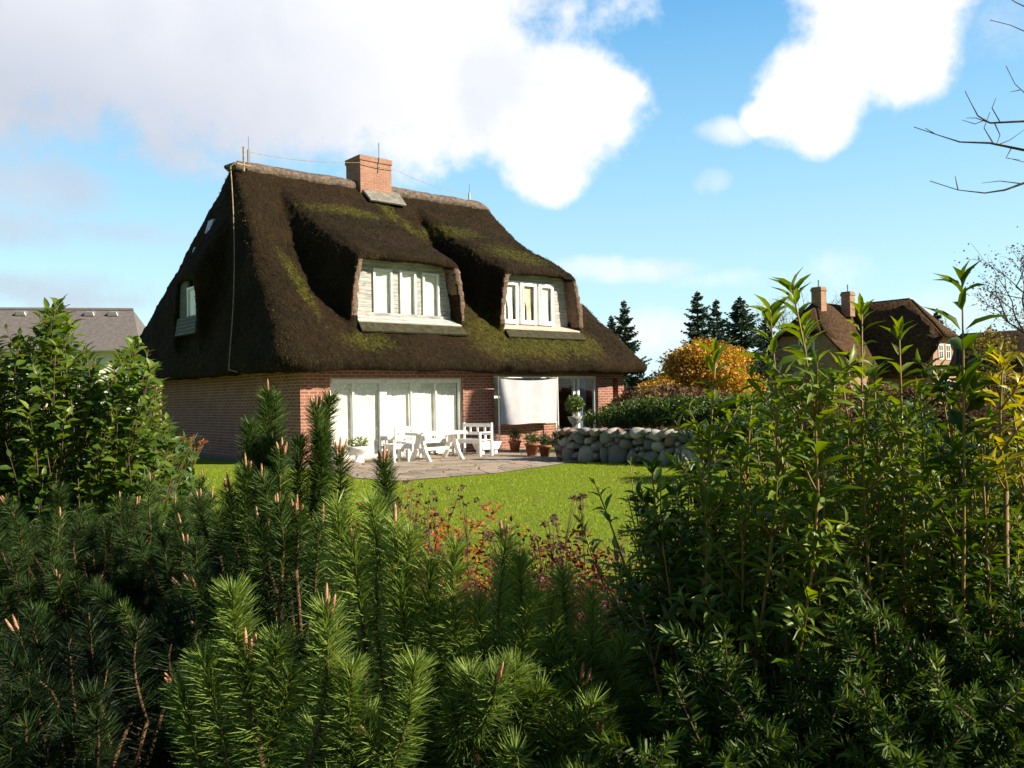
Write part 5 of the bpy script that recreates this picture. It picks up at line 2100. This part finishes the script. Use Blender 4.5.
# ---- right: upright privet shoots, each plant a few long canes
def privet(x, y, canes, label, mat=PRIVET, tint=.82, name='privet_shrub'):
    o = empty(name, (x, y, 0))
    put(o, label, 'shrub', 'privet shrubs rising through the yews')
    st, lm = MB(), LM()
    O = Vector((x, y, 0))
    for (px, py, Y, L, ll, pairs, lean) in canes:
        tip = at(px, py, Y) - O
        base = tip - Vector((lean, random.uniform(-.05, .05), 1)) * L
        pts = curve_pts(base, tip, 7, 0, .025)
        leaf_shoot(lm, st, pts, int(pairs * 1.35), ll * random.uniform(.95, 1.15), LEAF, tint, .05, 52, .0036, .14)
        leaf_shoot(lm, None, [pts[-1] - (pts[-1] - pts[-2]) * .3, pts[-1]], 3, ll * .8, LEAF, tint + .1, .1, 34, .002, .1)
        st.tube(curve_pts((base.x * .3, base.y * .3, 0), base, 5, 0, .04), [.0065, .006, .005, .0045, .004], 6)
        # side sprays
        for _ in range(int(L * 22)):
            u = random.randint(0, 4)
            b = pts[u]
            a = random.random() * 6.28
            l2 = random.uniform(.06, .14)
            e = b + Vector((math.cos(a) * .6, math.sin(a) * .6, .8)) * l2
            leaf_shoot(lm, st, curve_pts(b, e, 4, -.05, .05), 5, ll * .62, LEAF, tint + .05, .2, 50, .002, .14)
    st.build('canes', STEM, o, True)
    lm.build('foliage', mat, o)


privet(.40, 1.62, [(716, 352, 1.55, .62, .058, 15, .06), (700, 430, 1.6, .45, .05, 12, .02), (740, 452, 1.5, .45, .048, 12, .02), (752, 395, 1.62, .5, .046, 13, .0)],
       'privet shrub with a single dark-leaved cane in front of the orange tree')
privet(.47, 1.50, [(792, 287, 1.40, .72, .060, 22, .03), (770, 310, 1.46, .6, .056, 17, .06), (806, 330, 1.5, .6, .05, 16, -.03), (822, 390, 1.45, .5, .045, 14, 0), (785, 420, 1.5, .5, .045, 14, 0)],
       'tallest privet shrub with a crowded leafy cane, left of the distant chimneys')
privet(.63, 1.55, [(862, 307, 1.45, .62, .050, 16, -.02), (899, 328, 1.5, .6, .050, 13, .02), (874, 372, 1.5, .5, .048, 14, .0), (842, 378, 1.55, .5, .044, 13, 0), (921, 388, 1.5, .45, .05, 12, 0)],
       'privet shrub whose pale green canes cross the distant thatched roof')
privet(.76, 1.48, [(962, 280, 1.38, .68, .066, 13, .04), (950, 395, 1.45, .45, .05, 12, 0), (978, 400, 1.4, .5, .05, 12, 0), (938, 372, 1.5, .5, .05, 12, 0)],
       'privet shrub with one tall dark cane standing against the sky, right of the distant house', tint=.38)
privet(.84, 1.44, [(1003, 366, 1.36, .20, .046, 7, .0), (1026, 384, 1.38, .2, .045, 7, .0)],
       'yellowing privet shrub at the right edge with lemon coloured leaves', YELLOW_LEAF, .35)
privet(1.0, 1.58, [(1012, 405, 1.42, .5, .05, 13, 0), (990, 420, 1.45, .5, .05, 12, 0), (1042, 350, 1.45, .6, .05, 15, 0), (1065, 330, 1.55, .6, .05, 16, 0), (1090, 360, 1.6, .5, .05, 14, 0), (1120, 320, 1.6, .7, .055, 16, 0), (1030, 420, 1.6, .5, .05, 14, 0)],
       'green privet shrub just beyond the right edge')
privet(.29, 1.66, [(652, 468, 1.62, .36, .052, 11, -.08), (676, 492, 1.6, .38, .055, 12, -.03), (662, 540, 1.55, .3, .05, 10, -.1), (690, 470, 1.66, .4, .05, 12, 0), (640, 600, 1.5, .25, .045, 8, -.2)],
       'dark privet shrub with drooping round leaves at the edge of the lawn', tint=.25)

# low leafy filling between the canes and the yews
for (x, y, h, n, lab) in ((.38, 1.74, 1.40, 120, 'leafy privet shrub low among the yews, nearest the lawn'), (.64, 1.70, 1.48, 170, 'leafy privet shrub low among the yews, below the distant roof'),
                          (.94, 1.72, 1.48, 150, 'leafy privet shrub low among the yews, nearest the right edge')):
    o = empty('privet_shrub', (x, y, 0))
    put(o, lab, 'shrub', 'privet shrubs rising through the yews')
    st, lm = MB(), LM()
    for k in range(n):
        a, r = random.random() * 6.28, .27 * math.sqrt(random.random())
        tip = Vector((math.cos(a) * r, math.sin(a) * r, h * random.uniform(.6, 1.04)))
        base = Vector((tip.x * .6, tip.y * .6, tip.z - random.uniform(.2, .4)))
        leaf_shoot(lm, st, curve_pts(base, tip, 5, 0, .05), random.randint(8, 13), random.uniform(.030, .046), LEAF, .95, .1, 52, .0028, .16)
    for k in range(6):
        st.tube(curve_pts((0, 0, 0), (.2 * math.cos(k), .2 * math.sin(k), h * .7), 5, 0, .05), [.012, .01, .009, .007, .005], 5)
    st.build('canes', STEM, o, True)
    lm.build('foliage', PRIVET, o)


# ---- low red-leaved plants between the pines and the lawn
def red_bush(px, py, Y, r, n, label, tint=.5, stalks=14, sh=.35):
    q = at(px, py, Y)
    hh = q.z
    t = empty('red_shrub', (q.x, q.y, 0))
    put(t, label, 'shrub', 'red-leaved shrubs at the lawn edge')
    lm, st, hd = LM(), MB(), LM()
    for k in range(26):
        a = random.random() * 6.28
        e = Vector((math.cos(a) * r * random.uniform(.2, .95), math.sin(a) * r * random.uniform(.2, .95), hh * random.uniform(.7, 1.02)))
        pts = curve_pts((e.x * .15, e.y * .15, 0), e, 6, 0, .04)
        st.tube(pts, [.005, .0045, .004, .0035, .003, .002], 4)
        leaf_shoot(lm, None, pts[2:], 10, .034, LEAF_BROAD, tint, .1, 60, .002, .2)
        for _ in range(n // 26):
            p_ = pts[random.randint(2, 5)] + Vector((random.gauss(0, .05), random.gauss(0, .05), random.gauss(0, .05)))
            leaf_shoot(lm, None, [p_, p_ + Vector((random.gauss(0, .03), random.gauss(0, .03), .05))], 2, .031, LEAF_BROAD, tint, .1, 65, .002, .2)
    for k in range(int(stalks * .3)):
        a = random.random() * 6.28
        e = Vector((math.cos(a) * r * random.uniform(.2, 1.1), math.sin(a) * r * random.uniform(.2, 1.1), hh + random.uniform(.03, sh)))
        pts = curve_pts((e.x * .4, e.y * .4, hh * .5), e, 5, 0, .04)
        st.tube(pts, [.0032, .003, .0028, .0025, .002], 4)
        for _ in range(3):
            f_ = e + Vector((random.gauss(0, .03), random.gauss(0, .03), random.uniform(-.02, .02)))
            st.tube([pts[3], f_], [.0018, .0012], 4)
            cloud(hd, f_, (.018, .018, .010), 14, .012, QUAD, .2, .15)
    st.build('stalks', BARK, t, True)
    lm.build('foliage', REDLEAF, t)
    put(hd.build('seed_heads', BROWN, t), kind='stuff')


red_bush(425, 528, 4.2, .42, 420, 'orange-red shrub with thin dark seed heads at the near left of the lawn', .82, 22, .22)
red_bush(395, 540, 4.0, .3, 200, 'small reddish shrub behind the tall sunlit pine shoot', .7, 8, .2)
red_bush(455, 545, 3.9, .3, 240, 'low orange shrub behind the middle pine', .8, 10, .25)
red_bush(540, 556, 3.6, .34, 480, 'dark red shrub right of the middle pine, against the lawn', .28, 10, .32)
red_bush(588, 560, 3.5, .34, 520, 'dark wine-red shrub in front of the middle of the lawn edge', .25, 14, .34)
red_bush(632, 580, 3.3, .36, 520, 'brownish red shrub beside the drooping dark privet', .35, 10, .2)
red_bush(610, 610, 2.7, .34, 420, 'low brown-red shrub with bare twigs behind the right pine', .3, 16, .1)
red_bush(660, 640, 2.5, .34, 420, 'shaded red shrub under the dark privet', .25, 10, .1)
red_bush(500, 580, 3.0, .4, 420, 'low red shrub hidden behind the middle pine shoots', .4, 8, .15)
